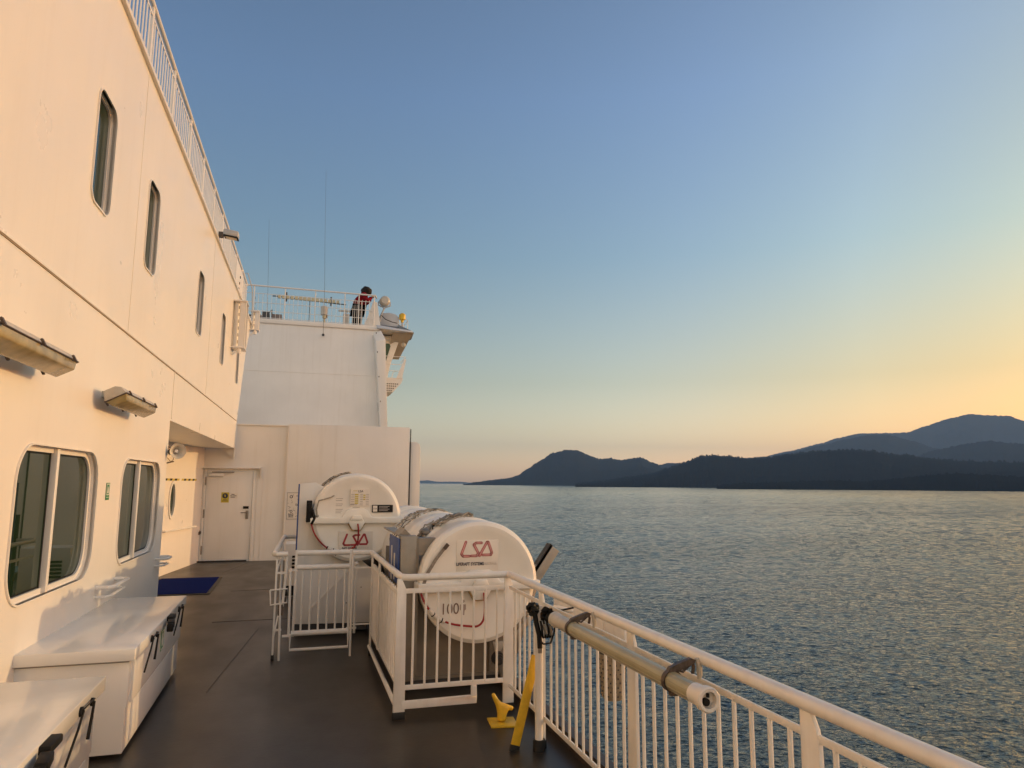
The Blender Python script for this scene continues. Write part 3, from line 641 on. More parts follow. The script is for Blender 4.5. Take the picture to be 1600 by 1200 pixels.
b = MB(); b.box(-.012, .012, -.006, -.0046, .01, .055); b.box(-.02, .005, -.006, -.0046, .045, .06); b.build('symbol_bar', YINK, sg)
b = MB(); b.box(-.035, .035, -.0042, -.0031, -.056, -.044); b.box(-.06, .06, -.0042, -.0031, -.082, -.070); b.build('print_line', INK, sg)
sg = thing('notice', 'small white notice in three black lines beside the yellow sign on the door', 'notice', (-1.29, BY+.011, 1.40))
b = MB(); b.box(-.085, .085, -.002, 0, -.055, .055); b.build('board', LABW, sg)
b = MB()
for x0, x1, z in ((-.045, .02, .03), (-.07, -.02, 0), (-.01, .06, 0), (-.06, .03, -.03)): b.box(x0, x1, -.0032, -.0021, z-.006, z+.006)
b.build('print_line', INK, sg)
# launching poster right of the door
po = thing('instruction_poster', 'white instruction poster with black line drawings beside the raised liferaft', 'poster', (-.02, BY-.071, 1.18))
b = MB(); b.box(-.15, .15, -.004, 0, -.3, .3); b.build('board', LABW, po)
b = MB(); b.box(-.15, .15, -.006, -.0041, .285, .292); b.box(-.15, .15, -.006, -.0041, -.292, -.285); b.box(-.145, -.14, -.006, -.0041, -.285, .285); b.box(.14, .145, -.006, -.0041, -.285, .285)
rr = random.Random(4)
for i in range(26):
    x, z = rr.uniform(-.12, .11), rr.uniform(-.26, .25); dx, dz = rr.uniform(-.05, .05), rr.uniform(-.05, .05)
    b.bar((x, -.005, z), (max(-.13, min(.13, x+dx)), -.005, max(-.27, min(.27, z+dz))), .002, .006, up=(1, 0, .3))
for (x, z, r) in ((-.06, .2, .035), (.07, .22, .018), (-.05, -.12, .03), (.06, .02, .022)):
    b.lathe([(r, -.006), (r*.6, -.006), (r*.6, -.0041), (r, -.0041)], (x, 0, z), 'y', 12)
for k in range(5): b.box(-.11, .0, -.006, -.0041, -.25+k*.018, -.243+k*.018)
b.build('drawing', INK, po)
# wall valve by the door corner
b = MB(); b.tube([(0, 0, 0), (0, -.07, 0), (0, -.09, -.04)], .02, 8); b.tube([(-.04, -.05, .03), (.04, -.06, .0)], .012, 6); b.lathe([(0, -.02), (.05, -.02), (.05, 0), (0, 0)], (0, 0, 0), 'y', 16)
tag(b.build('hose_valve', RUST, None, (-2.05+.22-.07, BY-.016, .62)), 'small dark hose valve low on the bulkhead by the door corner', 'valve').location.x = -1.975+.03
b = MB()
b.prism(rrect(-.52, .52, -1.0, 1.0, .02, 2), 'xy', .0, .012)
o = MB(); o.prism(rrect(-.47, .47, -.95, .95, .02, 2), 'xy', .012, .02)
mt = thing('door_mat', 'dark blue rectangular mat with a rubber edge lying on the deck near the door', 'mat', (-1.70, 12.95, .002))
b.build('edge', MATEDGE, mt); o.build('pile', DBLUE, mt)

# ================================================================== BRIDGE HOUSE (higher, forward)
CY = 25.8
bg_ = thing('bridge_house', 'white bridge house rising above and beyond the door bulkhead', 'ship superstructure', (0, CY, 3))
b = MB(); b.add([(-3.2, 0, 0), (3.06, 0, 0), (2.70, 0, 4.26), (-3.2, 0, 4.26), (-3.2, 7, 0), (3.06, 7, 0), (2.70, 7, 4.26), (-3.2, 7, 4.26)], [(0, 1, 2, 3), (4, 7, 6, 5), (0, 4, 5, 1), (3, 2, 6, 7), (1, 5, 6, 2), (0, 3, 7, 4)])
b.build('plating', BULK, bg_, bevel=.01)
b = MB(); b.box(-3.2, 2.70, -.05, .12, 4.26, 4.42); b.build('coaming', PAINT, bg_, bevel=.008)
b = MB(); b.add([(2.86, -.32, 0), (3.10, -.30, 0), (2.90, -.30, 3.9), (2.74, -.12, 4.25), (2.46, -.05, 4.1), (2.56, -.3, 3.8), (2.86, 0, 0), (3.10, 0, 0), (2.74, 0, 4.25), (2.46, 0, 4.1)],
   [(0, 1, 2, 5), (2, 3, 4, 5), (1, 7, 8, 3, 2), (0, 5, 4, 9, 6), (6, 9, 8, 7), (0, 6, 7, 1), (3, 8, 9, 4)]); b.build('edge_fin', PAINT, bg_, bevel=.006)
b = MB(); b.box(-3.2, 2.6, -.012, 0, 2.55, 2.565); b.build('weld_seam', BULK, bg_)
rr = random.Random(2); b = MB()
for z in (.9, 1.6, 2.5, 3.4, 4.1): b.sphere((2.93-z*.09, -.31, z), .018, 8, (1, .2, 1.8))
b.build('rust_spot', RUST, bg_)
# bridge wing: cab, roof, platform below
wg = thing('bridge_wing', 'bridge wing cab with a slanting side, overhanging roof and dark window', 'bridge wing', (2.7, 26.6, 5.2))
b = MB(); b.add([(-.1, 0, -1.0), (.15, 0, -.9), (.55, 0, 1.0), (.9, 0, 2.05), (-.1, 0, 2.05), (-.1, 2, -1.0), (.15, 2, -.9), (.55, 2, 1.0), (.9, 2, 2.05), (-.1, 2, 2.05)], [(0, 1, 2, 3, 4), (5, 9, 8, 7, 6), (0, 5, 6, 1), (1, 6, 7, 2), (2, 7, 8, 3), (3, 8, 9, 4), (4, 9, 5, 0)])
b.build('cab', BULK, wg, bevel=.01)
b = MB(); b.prism([(.05, .35), (.16, .35), (.52, 1.65), (.48, 1.75), (.05, 1.75)], 'xz', -.02, -.002); b.build('window', GLASS, wg)
b = MB(); b.add([(-.1, -1.0, 2.12), (1.32, -.6, 2.12), (1.40, .6, 2.08), (.85, 2.6, 2.1), (-.1, 2.6, 2.1), (-.1, -.8, 2.28), (1.25, -.5, 2.2), (.8, .4, 2.62), (.5, 2.4, 2.62), (-.1, 2.4, 2.62)], [(0, 4, 3, 2, 1), (0, 1, 6, 5), (1, 2, 6), (2, 3, 8, 7, 6), (5, 6, 7, 8, 9), (3, 4, 9, 8), (0, 5, 9, 4)])
b.build('roof', ROOFG, wg, bevel=.01)
b = MB(); b.add([(.55, -.4, 2.1), (1.28, -.5, 2.1), (1.30, .5, 2.1), (.95, .8, 1.3), (.5, .8, 1.3), (.45, .3, 1.45), (.5, 1.1, 2.1), (1.2, 1.1, 2.1)], [(0, 1, 2, 7, 6), (0, 5, 3, 1), (1, 3, 2), (0, 6, 4, 5), (5, 4, 3), (2, 3, 7), (3, 4, 6, 7)])
b.build('eave', mat('eave_paint', (.40, .36, .30), .5, streak=.3), wg)
b = MB(); b.sphere((1.0, -.1, 1.72), .09, 12); b.build('dome_light', LAMPG, wg)
pf = thing('side_platform', 'small slatted platform with thin rails hanging off the bridge side', 'platform', (2.9, 26.2, 5.3))
b = MB(); b.add([(-.1, 0, .1), (.72, 0, .1), (.78, 0, .28), (-.1, 0, .3), (-.1, 1.4, .1), (.72, 1.4, .1), (.78, 1.4, .28), (-.1, 1.4, .3)], [(0, 1, 2, 3), (4, 7, 6, 5), (0, 4, 5, 1), (1, 5, 6, 2), (2, 6, 7, 3), (0, 3, 7, 4)])
b.add([(-.1, .0, .1), (.72, .0, .1), (.42, .0, -.25), (-.1, .0, -.25), (-.1, 1.4, .1), (.72, 1.4, .1), (.42, 1.4, -.25), (-.1, 1.4, -.25)], [(0, 3, 2, 1), (4, 5, 6, 7), (1, 2, 6, 5), (3, 7, 6, 2)])
b.build('floor', BULK, pf)
b = MB()
for j in range(4):
    for i in range(9):
        if i*.075 < .62-j*.08: b.box(-.05+i*.075, -.005+i*.075, -.012, -.001, .04-j*.085, .075-j*.085)
b.build('slots', RUST, pf)
b = MB()
for z in (.55, .8, 1.1): b.tube([(-.1, 0, z), (.72+z*.12, 0, z), (.72+z*.12, 1.3, z)], .012, 6)
b.tube([(.35, 0, .28), (.4, 0, .5), (.55, 0, .56)], .012, 6); build_each(b, b.n, 'rail', RAILP, pf)
b = MB(); b.prism([(.52, .28), (.74, .28), (.88, 1.02), (.80, 1.0)], 'xz', -.03, .0); b.build('stanchion', BULK, pf)

# monkey-island railing
FZ = 7.42; TZ = 8.63
mr_ = thing('railing', 'thin white railing on top of the bridge house where the person stands', 'railing', (0, 26.0, FZ))
b = MB(); b.tube([(-3.1, 0, TZ-FZ+.03), (2.55, 0, TZ-FZ), (2.62, .4, TZ-FZ)], .03, 8); b.build('top_rail', RAILP, mr_)
b = MB()
for z in (.95, .62, .32, .08): b.tube([(-3.1, 0, z), (2.5, 0, z)], .011, 6)
build_each(b, b.n, 'mid_rail', RAILP, mr_)
b = MB(); b.tube([(0, 0, 0), (0, 0, .95)], .008, 6); bb = b.build('baluster', RAILP, mr_); bb.location = (-1.72, 0, 0)
for i in range(1, 29):
    if i % 7: inst(bb, (-1.72+i*.15, 0, 0), mr_)
for i in range(5): inst(bb, (1.80+i*.13, 0, 0), mr_).scale = (1.1, 1.1, 1.05)
b = MB(); b.tube([(0, 0, 0), (0, 0, 1.2)], .02, 8); pp = b.build('post', RAILP, mr_); pp.location = (-1.72, 0, 0)
for x in (-.67, .38, 1.43, 1.94, 2.5): inst(pp, (x, 0, 0), mr_)
b = MB(); b.add([(2.15, .1, .0), (2.78, .1, .0), (2.62, .1, .98), (2.48, .1, 1.02), (2.15, .13, .0), (2.78, .13, .0), (2.62, .13, .98), (2.48, .13, 1.02)], [(0, 1, 2, 3), (4, 7, 6, 5), (0, 4, 5, 1), (1, 5, 6, 2), (2, 6, 7, 3), (3, 7, 4, 0)]); b.build('wind_screen', BULK, mr_)
# far side railing of the same roof
fr_ = thing('railing', 'farther thin railing at the forward edge of the bridge roof', 'railing', (0, 31, FZ))
b = MB()
for z in (1.15, .8, .4): b.tube([(-3, 0, z), (4.2, 0, z)], .012, 6)
build_each(b, b.n, 'rail', RAILP, fr_)
b = MB(); b.tube([(0, 0, 0), (0, 0, 1.15)], .016, 6); pp = b.build('post', RAILP, fr_); pp.location = (-1.9, 0, 0)
for i in range(1, 7): inst(pp, (-1.9+i*.95, 0, 0), fr_)
# things on the bridge roof
sb = thing('radar_scanner', 'long horizontal radar scanner bar with tan blocks behind the upper rail', 'radar', (.2, 27.2, 7.5))
b = MB(); b.tube([(-1.35, 0, 1.12), (-1.15, 0, 1.12), (1.1, 0, 1.0), (1.35, 0, 1.0)], .022, 6); b.build('beam', DGREY, sb)
b = MB()
for i in range(15):
    x = -1.1+i*.152; b.box(x-.06, x+.06, -.05, .05, 1.055-.005*i*.6, 1.17-.005*i*.6)
b.build('blocks', TAN, sb)
b = MB(); b.tube([(-.85, 0, .95), (-.85, 0, 1.3)], .03, 6); b.tube([(.78, 0, .9), (.78, 0, 1.25)], .03, 6); b.tube([(0, 0, 0), (0, 0, 1.1)], .012, 8); b.build('mount', DGREY, sb)
dm = thing('deck_camera', 'white cylindrical camera housing on the railing in front of the radar scanner', 'camera housing', (.70, 25.93, 7.45))
b = MB(); b.lathe([(0, .62), (.10, .60), (.12, .55), (.115, .28), (.0, .26)], (0, 0, 0), 'z', 18); b.build('housing', LAMPG, dm)
b = MB(); b.lathe([(0, .27), (.08, .26), (.08, .17), (.03, .13), (.04, 0), (0, 0)], (.03, 0, 0), 'z', 14); b.build('base', TAN, dm)
b = MB(); b.box(.03, .12, -.06, .06, .2, .26); b.build('shade', BLACKP, dm)
an = MB(); an.tube([(.12, 0, -.45), (.1, 0, 1.4), (.04, 0, 3.0), (-.03, 0, 5.75)], [.007, .006, .004, .003], 6); an.sphere((.12, 0, -.45), .05, 8)
tag(an.build('whip_antenna', DGREY, None, (.58, 25.7, 7.4)), 'taller thin whip antenna rising above the camera housing on the bridge roof', 'antenna')
an = MB(); an.tube([(.1, 0, 0), (.07, 0, 1.3), (-.02, 0, 3.9)], [.006, .005, .003], 6)
tag(an.build('whip_antenna', DGREY, None, (-1.37, 26.6, 7.45)), 'shorter thin whip antenna near the left end of the bridge roof', 'antenna')
b = MB(); b.box(-.5, .1, 0, .6, 0, .28); b.box(.1, .35, 0, .5, 0, .42); b.box(.42, .78, .1, .5, 0, .38, 1); b.tube([(.3, .2, .4), (.42, .2, .56), (.44, .2, .1)], .025, 6); b.prism([(.78, 0), (1.9, 0), (.78, .14)], 'xz', .1, .5)
tag(b.build('deck_machinery', [DGREY, mat('brown_box', (.2, .16, .15), .6)], None, (-1.55, 26.6, 7.44), bevel=.01), 'dark jumble of winch boxes at the left end of the bridge roof', 'machinery')
b = MB(); b.box(-.12, .12, -.1, .1, 0, .9); b.tube([(0, 0, .9), (0, 0, 1.1)], .02, 6); b.box(-.3, .3, -.05, .05, 1.0, 1.06)
tag(b.build('instrument_post', LAMPG, None, (1.62, 28.2, 7.45)), 'pale instrument post with a crossbar left of the person on the bridge roof', 'instrument')
# searchlight + canister at the wing
se = thing('searchlight', 'round white searchlight on a stalk above the bridge wing', 'searchlight', (2.93, 26.5, 7.75))
b = MB(); b.sphere((0, 0, .80), .20, 20); b.lathe([(.17, -.02), (.19, -.1), (.13, -.16), (0, -.16)], (0, -.06, .80), 'y', 20); b.build('lamp_head', LAMPG, se)
b = MB(); b.tube([(-.22, 0, .8), (-.22, 0, .65), (0, 0, .55), (.22, 0, .65), (.22, 0, .8)], .022, 6); b.tube([(0, 0, .55), (-.1, 0, .3), (-.15, 0, 0)], .03, 6); b.tube([(0, 0, .5), (-.25, .1, 0)], .02, 6); b.build('yoke', GREYP, se)
b = MB(); b.tube([(-.1, -.05, .25), (.05, -.08, .1), (.3, -.05, .02), (.5, 0, .0)], .016, 6); b.build('cable', BLACKP, se)
b = MB(); b.prism([(-.28, .05), (.44, .0), (.44, .40), (.3, .52), (.05, .56), (-.28, .52)], 'xz', 0, .7)
tag(b.build('equipment_box', ROOFG, None, (3.12, 26.9, 7.68), bevel=.04), 'pale rounded equipment box on the bridge wing roof beside the searchlight', 'equipment box')
yb = thing('wing_beacon', 'yellow bell shaped beacon at the outer end of the bridge wing roof', 'beacon', (3.68, 26.9, 7.6))
b = MB(); b.lathe([(0, .0), (.05, .0), (.06, .08), (.12, .12), (.13, .3), (.07, .36), (0, .38)], (0, 0, .28), 'z', 14); b.build('lamp', YEL, yb)
b = MB(); b.tube([(0, 0, -.2), (0, 0, .3)], .03, 6); b.build('stem', GREYP, yb)
b = MB(); b.tube([(0, 0, .55), (.28, 0, .35), (.28, 0, -.35)], .014, 6); b.tube([(-.1, 0, .2), (.28, 0, .0)], .012, 6); b.tube([(0, 1, .55), (.28, 1, .35), (.28, 0, .35)], .014, 6)
tag(b.build('guard_rail', RAILP, None, (3.62, 26.9, 7.62)), 'bent thin guard rail at the outer corner of the bridge wing roof', 'guard rail')

# ================================================================== PERSON on the bridge roof
def skin_mesh(name, m, verts, edges, radii, parent, sub=2):
    me = bpy.data.meshes.new(name); me.from_pydata(verts, edges, []); o = bpy.data.objects.new(name, me); COL.objects.link(o)
    sk = o.modifiers.new('s', 'SKIN')
    for i, r in enumerate(radii): me.skin_vertices[0].data[i].radius = (r, r) if not isinstance(r, tuple) else r
    me.skin_vertices[0].data[0].use_root = True
    ss = o.modifiers.new('u', 'SUBSURF'); ss.levels = sub; ss.render_levels = sub
    dg = bpy.context.evaluated_depsgraph_get(); m2 = bpy.data.meshes.new_from_object(o.evaluated_get(dg)); bpy.data.objects.remove(o)
    m2.materials.clear(); m2.materials.append(m); m2.shade_smooth()
    o = bpy.data.objects.new(name, m2); COL.objects.link(o); o.parent = parent; return o
pe = thing('person', 'person in a red jacket leaning over the bridge roof rail holding up a camera', 'person', (1.90, 26.35, 7.27))
J = {'pel': (0, 0, .90), 'sp': (.05, 0, 1.08), 'ch': (.16, 0, 1.27), 'nk': (.27, 0, 1.42), 'hd': (.33, 0, 1.52), 'top': (.35, 0, 1.60)}
bv = [J['pel'], J['sp'], J['ch'], J['nk'], J['hd'], J['top'],
      (.02, .1, .84), (.06, .11, .47), (.0, .11, .08), (.14, .12, .03),
      (.02, -.1, .84), (.0, -.11, .47), (-.06, -.11, .08), (.08, -.12, .03),
      (.20, .18, 1.33), (.34, .24, 1.12), (.52, .10, 1.34), (.57, .05, 1.38),
      (.20, -.18, 1.33), (.34, -.24, 1.12), (.52, -.08, 1.34), (.57, -.04, 1.38), (.43, 0, 1.50)]
be = [(0, 1), (1, 2), (2, 3), (3, 4), (4, 5), (0, 6), (6, 7), (7, 8), (8, 9), (0, 10), (10, 11), (11, 12), (12, 13), (2, 14), (14, 15), (15, 16), (16, 17), (2, 18), (18, 19), (19, 20), (20, 21), (4, 22)]
br = [.13, .13, .14, .055, .09, .07, .08, .06, .045, .04, .08, .06, .045, .04, .055, .045, .032, .03, .055, .045, .032, .03, .02]
skin_mesh('body', SKIN, bv, be, br, pe)
skin_mesh('jacket', RED, [bv[0], bv[1], bv[2], (.24, 0, 1.38), bv[14], bv[15], (.49, .12, 1.31), bv[18], bv[19], (.49, -.10, 1.31)], [(0, 1), (1, 2), (2, 3), (2, 4), (4, 5), (5, 6), (2, 7), (7, 8), (8, 9)], [.20, .22, .23, .13, .13, .10, .06, .13, .10, .06], pe)
skin_mesh('trousers', BLK, [(0, 0, .93), bv[6], bv[7], bv[8], bv[10], bv[11], bv[12]], [(0, 1), (1, 2), (2, 3), (0, 4), (4, 5), (5, 6)], [.25, .21, .17, .13, .21, .17, .13], pe)
pe.scale = (1.06, 1.06, 1.03)
b = MB(); b.sphere((0, 0, 0), 1, 22, (.18, .17, .165)); rr = random.Random(5)
b.v = [v*(1+.30*noise.noise(v*16)) + Vector((.31, 0, 1.55)) for v in b.v]; b.build('hair', HAIR, pe, smooth=180)
b = MB(); b.obox((.03, 0, 0), .07, .13, .09); b.lathe([(0, 0), (.035, 0), (.035, .09), (0, .09)], (.06, 0, 0), 'x', 14)
tag(b.build('hand_camera', BLACKP, None, (1.90+.55, 26.36, 7.27+1.42), bevel=.006), 'small black camera held to the face of the person on the bridge roof', 'camera')

# ================================================================== STARBOARD RAILING
RXX = 1.62; RH = 1.0
def balusters(parent, pts, z0, z1, r=.0105):
    b = MB(); b.tube([(0, 0, z0), (0, 0, z1)], r, 8); o = b.build('baluster', RAILP, parent); o.location = (*pts[0], 0)
    for p in pts[1:]: inst(o, (*p, 0), parent)
sr = thing('railing', 'long white ship railing along the starboard deck edge running towards the camera', 'railing', (RXX, 5.4, 0))
Y0 = -7.0
b = MB(); b.tube([(0, Y0, RH), (0, 0.0, RH)], .0265, 16); b.build('top_rail', RAILP, sr)
b = MB(); b.box(-.0062, .0062, Y0, -.03, .892, .918); b.build('mid_rail', RAILP, sr, bevel=.003)
b = MB(); b.box(-.0062, .0062, Y0, -.03, .17, .20); b.build('bottom_rail', RAILP, sr, bevel=.003)
def flat_post(parent, x, y, rz, z0=.05, h=RH, w=.075, foot=True, name='post'):
    b = MB(); b.prism([(-w/2-.008, z0), (w/2+.008, z0), (w/2, h-.008), (w*.0, h-.008), (-w*.40, h*.93), (-w/2, h*.89)], 'yz', -.009, .009)
    o = b.build(name, RAILP, parent, bevel=.003); o.location = (x, y, 0); o.rotation_euler = (0, 0, rz)
    if foot:
        f_ = MB(); f_.box(-.014, .014, -w/2-.012, w/2+.012, 0, z0+.002); f_.build('foot', RUBBER, o, bevel=.004)
    return o
py = [4.62, 3.28, 2.01, .74, -.55]
for y in py: flat_post(sr, .0, y-5.4, 0, w=.085)
b = MB(); b.tube([(-.045, 4.55-5.4, .05), (-.045, 4.55-5.4, .90)], .026, 14); b.tube([(-.045, 4.55-5.4, 0), (-.045, 4.55-5.4, .07)], .04, 14, mi=1); b.build('round_post', [RAILP, RUBBER], sr)
ys = []
for a, c, n in ((5.33, 4.66, 6), (4.55, 3.28, 12), (3.28, 2.01, 12), (2.01, .74, 12), (.74, -.55, 12)):
    for i in range(1, n): ys.append(a+(c-a)*i/n-5.4)
balusters(sr, [(0, y) for y in ys], .2, .9, .0088)
# enclosure round the rafts: athwartship panel and inboard return
en = thing('railing', 'white railing panel enclosing the near liferaft in front and on its inboard side', 'railing', (.79, 5.4, 0))
xe = RXX-.79
b = MB(); b.tube([(xe, 0, RH), (.06, 0, RH), (.02, .02, RH), (0, .06, RH), (-.02, 2.0, RH), (-.2, 2.03, RH)], .0255, 14); b.build('top_rail', RAILP, en)
b = MB(); b.box(.02, xe, -.006, .006, .885, .92); b.box(-.012, .0, .05, 1.98, .85, .885); b.build('mid_rail', RAILP, en, bevel=.002)
b = MB(); b.box(.02, xe, -.006, .006, .20, .235); b.box(-.012, 0, .05, 1.98, .2, .23); b.build('bottom_rail', RAILP, en, bevel=.002)
b = MB(); b.box(.02, xe*.70, -.012, .012, .07, .125); b.box(xe*.65, xe*.70, -.012, .012, .125, .2); b.build('kick_bar', RAILP, en, bevel=.003)
b = MB(); b.tube([(-.025, .05, .10), (-.025, 1.95, .10)], .017, 10); b.build('kick_rail', RAILP, en)
flat_post(en, 0, 0, pi/2, w=.07); flat_post(en, xe, 0, pi/2, w=.07); flat_post(en, -.01, 2.0, 0, w=.05); flat_post(en, -.01, 1.35, 0, z0=.2, w=.07, foot=False)
balusters(en, [(i*xe/9, 0) for i in range(1, 9)]+[(-.006, .1+i*.11) for i in range(11)]+[(-.006, 1.45+i*.1) for i in range(5)], .22, .9, .0092)
b = MB(); b.tube([(-.2, 2.03, .0), (-.2, 2.03, RH+.03)], .011, 8); b.bar((-.2, 2.03, .85), (-.01, 2.03, .85), .02, .012); b.bar((-.2, 2.03, .3), (-.01, 2.03, .3), .02, .012); b.build('end_stile', RAILP, en)
# gate
gt = thing('gate', 'white barred gate between the two railing panels in front of the raised liferaft', 'gate', (.04, 7.5, 0))
g1 = .53
b = MB(); b.tube([(.01, 0, RH), (g1-.01, 0, RH)], .026, 12); b.tube([(.01, 0, .86), (g1-.01, 0, .86)], .026, 12); b.tube([(-.02, 0, .23), (g1, 0, .23)], .026, 12); build_each(b, b.n, 'rail', RAILP, gt)
b = MB(); b.box(-.012, .012, -.01, .01, .2, RH+.03); b.box(g1-.012, g1+.012, -.01, .01, .2, RH+.03); build_each(b, b.n, 'stile', RAILP, gt, bevel=.003)
b = MB(); b.tube([(-.025, -.02, .23), (-.025, -.02, .08), (g1, -.02, .08), (g1, -.02, .23)], .014, 10); b.build('kick_bar', RAILP, gt)
balusters(gt, [(.07+i*.082, 0) for i in range(6)], .24, .85, .0095)
b = MB(); b.tube([(g1+.06, .02, .20), (g1+.06, .02, .86)], .013, 10); b.obox((g1+.03, .02, .85), .1, .02, .02); b.obox((g1+.03, .02, .25), .1, .02, .02); b.sphere((g1+.06, .02, .88), .022, 10); b.build('hinge', RAILP, gt)
# left small panel
lf = thing('railing', 'short white railing at the left of the gate leading back to the raised liferaft cradle', 'railing', (-.14, 7.45, 0))
b = MB(); b.tube([(.1, -.02, RH), (.0, -.02, RH), (-.03, .02, RH), (.03, 2.3, RH), (.22, 2.33, RH)], .025, 12); b.build('top_rail', RAILP, lf)
flat_post(lf, .0, .02, .0, w=.06); 
b = MB()
for z in (.82, .2): b.bar((.0, .04, z), (.03, 2.3, z), .012, .03)
b.bar((-.01, 0, .82), (.09, 0, .82), .012, .02); b.bar((-.01, 0, .28), (.07, 0, .28), .012, .02); b.build('mid_rail', RAILP, lf)
b = MB(); b.tube([(.09, -.02, RH), (.09, 0, .82), (.07, 0, .5)], .012, 8); b.tube([(.05, -.03, .55), (.06, -.03, 0)], .011, 8); b.tube([(.14, 0, .22), (.13, 0, .86)], .012, 8); b.tube([(.03, 1.2, .2), (.03, 1.2, RH)], .012, 8); build_each(b, b.n, 'stile', RAILP, lf)
b = MB(); b.tube([(-.05, -.02, .66), (.11, -.03, .67), (.11, -.03, .54), (-.04, -.02, .52), (-.05, -.02, .66)], .009, 8); b.obox((.155, 0, .84), .08, .02, .02); b.obox((.12, 0, .22), .08, .02, .02); b.build('latch', RAILP, lf)
b = MB(); b.box(.03, .075, -.035, -.01, .42, .52); b.build('latch_block', RUST, lf)

# ================================================================== LIFERAFTS
def logo(parent, cx, cz, w, y, m_out, m_in):
    """the three slanted open letters, as double strokes"""
    P = [[(.10, 1.0), (0.0, .18), (.06, .04), (.27, .04)],
         [(.62, .93), (.44, .93), (.37, .82), (.56, .22), (.50, .05), (.33, .05)],
         [(.60, .05), (.80, .98), (.84, .98), (1.0, .25), (.97, .1), (.70, .1)]]
    for nm, m, r, dy in (('logo_outline', m_out, .040, 0), ('logo', m_in, .020, .0012)):
        b = MB()
        for st in P:
            q = [(cx-w/2+p[0]*w+p[1]*w*.05-w*.025, cz+(p[1]-.5)*w*.46) for p in st]
            for a, c in zip(q, q[1:]):
                A = Vector((a[0], y-dy, a[1])); B = Vector((c[0], y-dy, c[1])); b.bar(A, B, w*r*2, .002, up=(0, 1, 0))
            for a in q: b.lathe([(0, y-dy-.001), (w*r, y-dy-.001), (w*r, y-dy+.001), (0, y-dy+.001)], (a[0], 0, a[1]), 'y', 10)
        b.build(nm, m, parent)
RAD_ = .505
def raft(loc, lab, ln=1.4, front=True):
    t = thing('liferaft_canister', lab, 'liferaft', loc, 0, 'white liferaft canisters')
    R = RAD_
    # lower shell: slightly smaller; upper shell laps over it
    lo = [(0, .012), (.40, .012), (.44, .0), (R-.05, .0), (R-.018, .02), (R-.012, .07), (R-.02, .12), (R-.02, ln*.33), (R-.0, ln*.35), (R-.0, ln*.40), (R-.02, ln*.42), (R-.02, ln*.60), (R, ln*.62), (R, ln*.67), (R-.02, ln*.69), (R-.02, ln-.12), (R-.012, ln-.07), (R-.05, ln), (0, ln)]
    b = MB(); b.lathe(lo, (0, 0, 0), 'y', 40, pi, 2*pi); b.build('lower_shell', GELC, t, smooth=28)
    up = [(0, -.008), (.39, -.008), (.425, -.024), (R-.035, -.024), (R-.006, -.006), (R+.004, .03), (R+.004, .09), (R-.008, .12), (R-.008, ln*.33), (R+.012, ln*.35), (R+.012, ln*.40), (R-.008, ln*.42), (R-.008, ln*.60), (R+.012, ln*.62), (R+.012, ln*.67), (R-.008, ln*.69), (R-.008, ln-.12), (R+.004, ln-.09), (R+.004, ln-.03), (R-.04, ln+.02), (0, ln+.02)]
    b = MB(); b.lathe(up, (0, 0, 0), 'y', 40, -.02, pi+.02); b.build('upper_shell', GELC, t, smooth=28)
    # horizontal joint flange with the raised hump over the release boss
    b = MB(); z0, z1 = -.06, .012
    b.prism([(-R-.012, z0), (-.12, z0), (-.085, z0), (-.06, z0+.06), (.06, z0+.06), (.085, z0), (.12, z0), (R+.012, z0), (R+.016, z1), (.17, z1+.0), (.12, z1+.075), (.08, z1+.095), (-.08, z1+.095), (-.12, z1+.075), (-.17, z1), (-R-.016, z1)], 'xz', -.052, .04)
    b.box(-R-.018, -R+.02, .04, ln-.03, z0, z1); b.box(R-.02, R+.018, .04, ln-.03, z0, z1)
    b.build('flange', GELC, t, bevel=.012, seg=3)
    if front:
        hx = lambda r, dz=0: [(r*cos(pi/3*k), r*sin(pi/3*k)-.05+dz) for k in range(6)]
        b = MB(); b.prism(hx(.105), 'xz', -.030, .02); b.build('boss_gasket', mat('aged_sealant', (.42, .30, .14), .7, var=.3, scale=40), t, bevel=.004)
        b = MB(); b.prism(hx(.092), 'xz', -.062, .0); b.prism([(-.07, -.02), (-.045, .035), (.045, .035), (.07, -.02)], 'xz', -.08, -.05); b.build('release_boss', GELC, t, bevel=.008)
    return t
def hose(t, pts, cuff):
    P = [Vector(p) for p in pts]; q = []
    for i in range(len(P)-1):
        for k in range(5):
            u = k/5; p0 = P[max(i-1, 0)]; p1 = P[i]; p2 = P[i+1]; p3 = P[min(i+2, len(P)-1)]
            q.append(.5*((2*p1)+(p2-p0)*u+(2*p0-5*p1+4*p2-p3)*u*u+(3*p1-p0-3*p2+p3)*u**3))
    q.append(P[-1]); b = MB(); b.tube(q, .009, 8); h = b.build('painter_hose', REDH, t)
    b = MB(); b.tube(q[cuff[0]:cuff[1]], .017, 8); b.build('sleeve', LABW, h)
    b = MB()
    for k in range(cuff[0]+1, cuff[1], 3):
        d = (q[k+1]-q[k]).normalized() if k+1 < len(q) else Vector((1, 0, 0)); b.tube([q[k]-d*.004, q[k]+d*.004], .020, 8)
    b.tube([q[cuff[0]+1], q[cuff[0]+1]+Vector((-.05, -.02, -.05))], .003, 5); b.build('cable_tie', BLACKP, h)
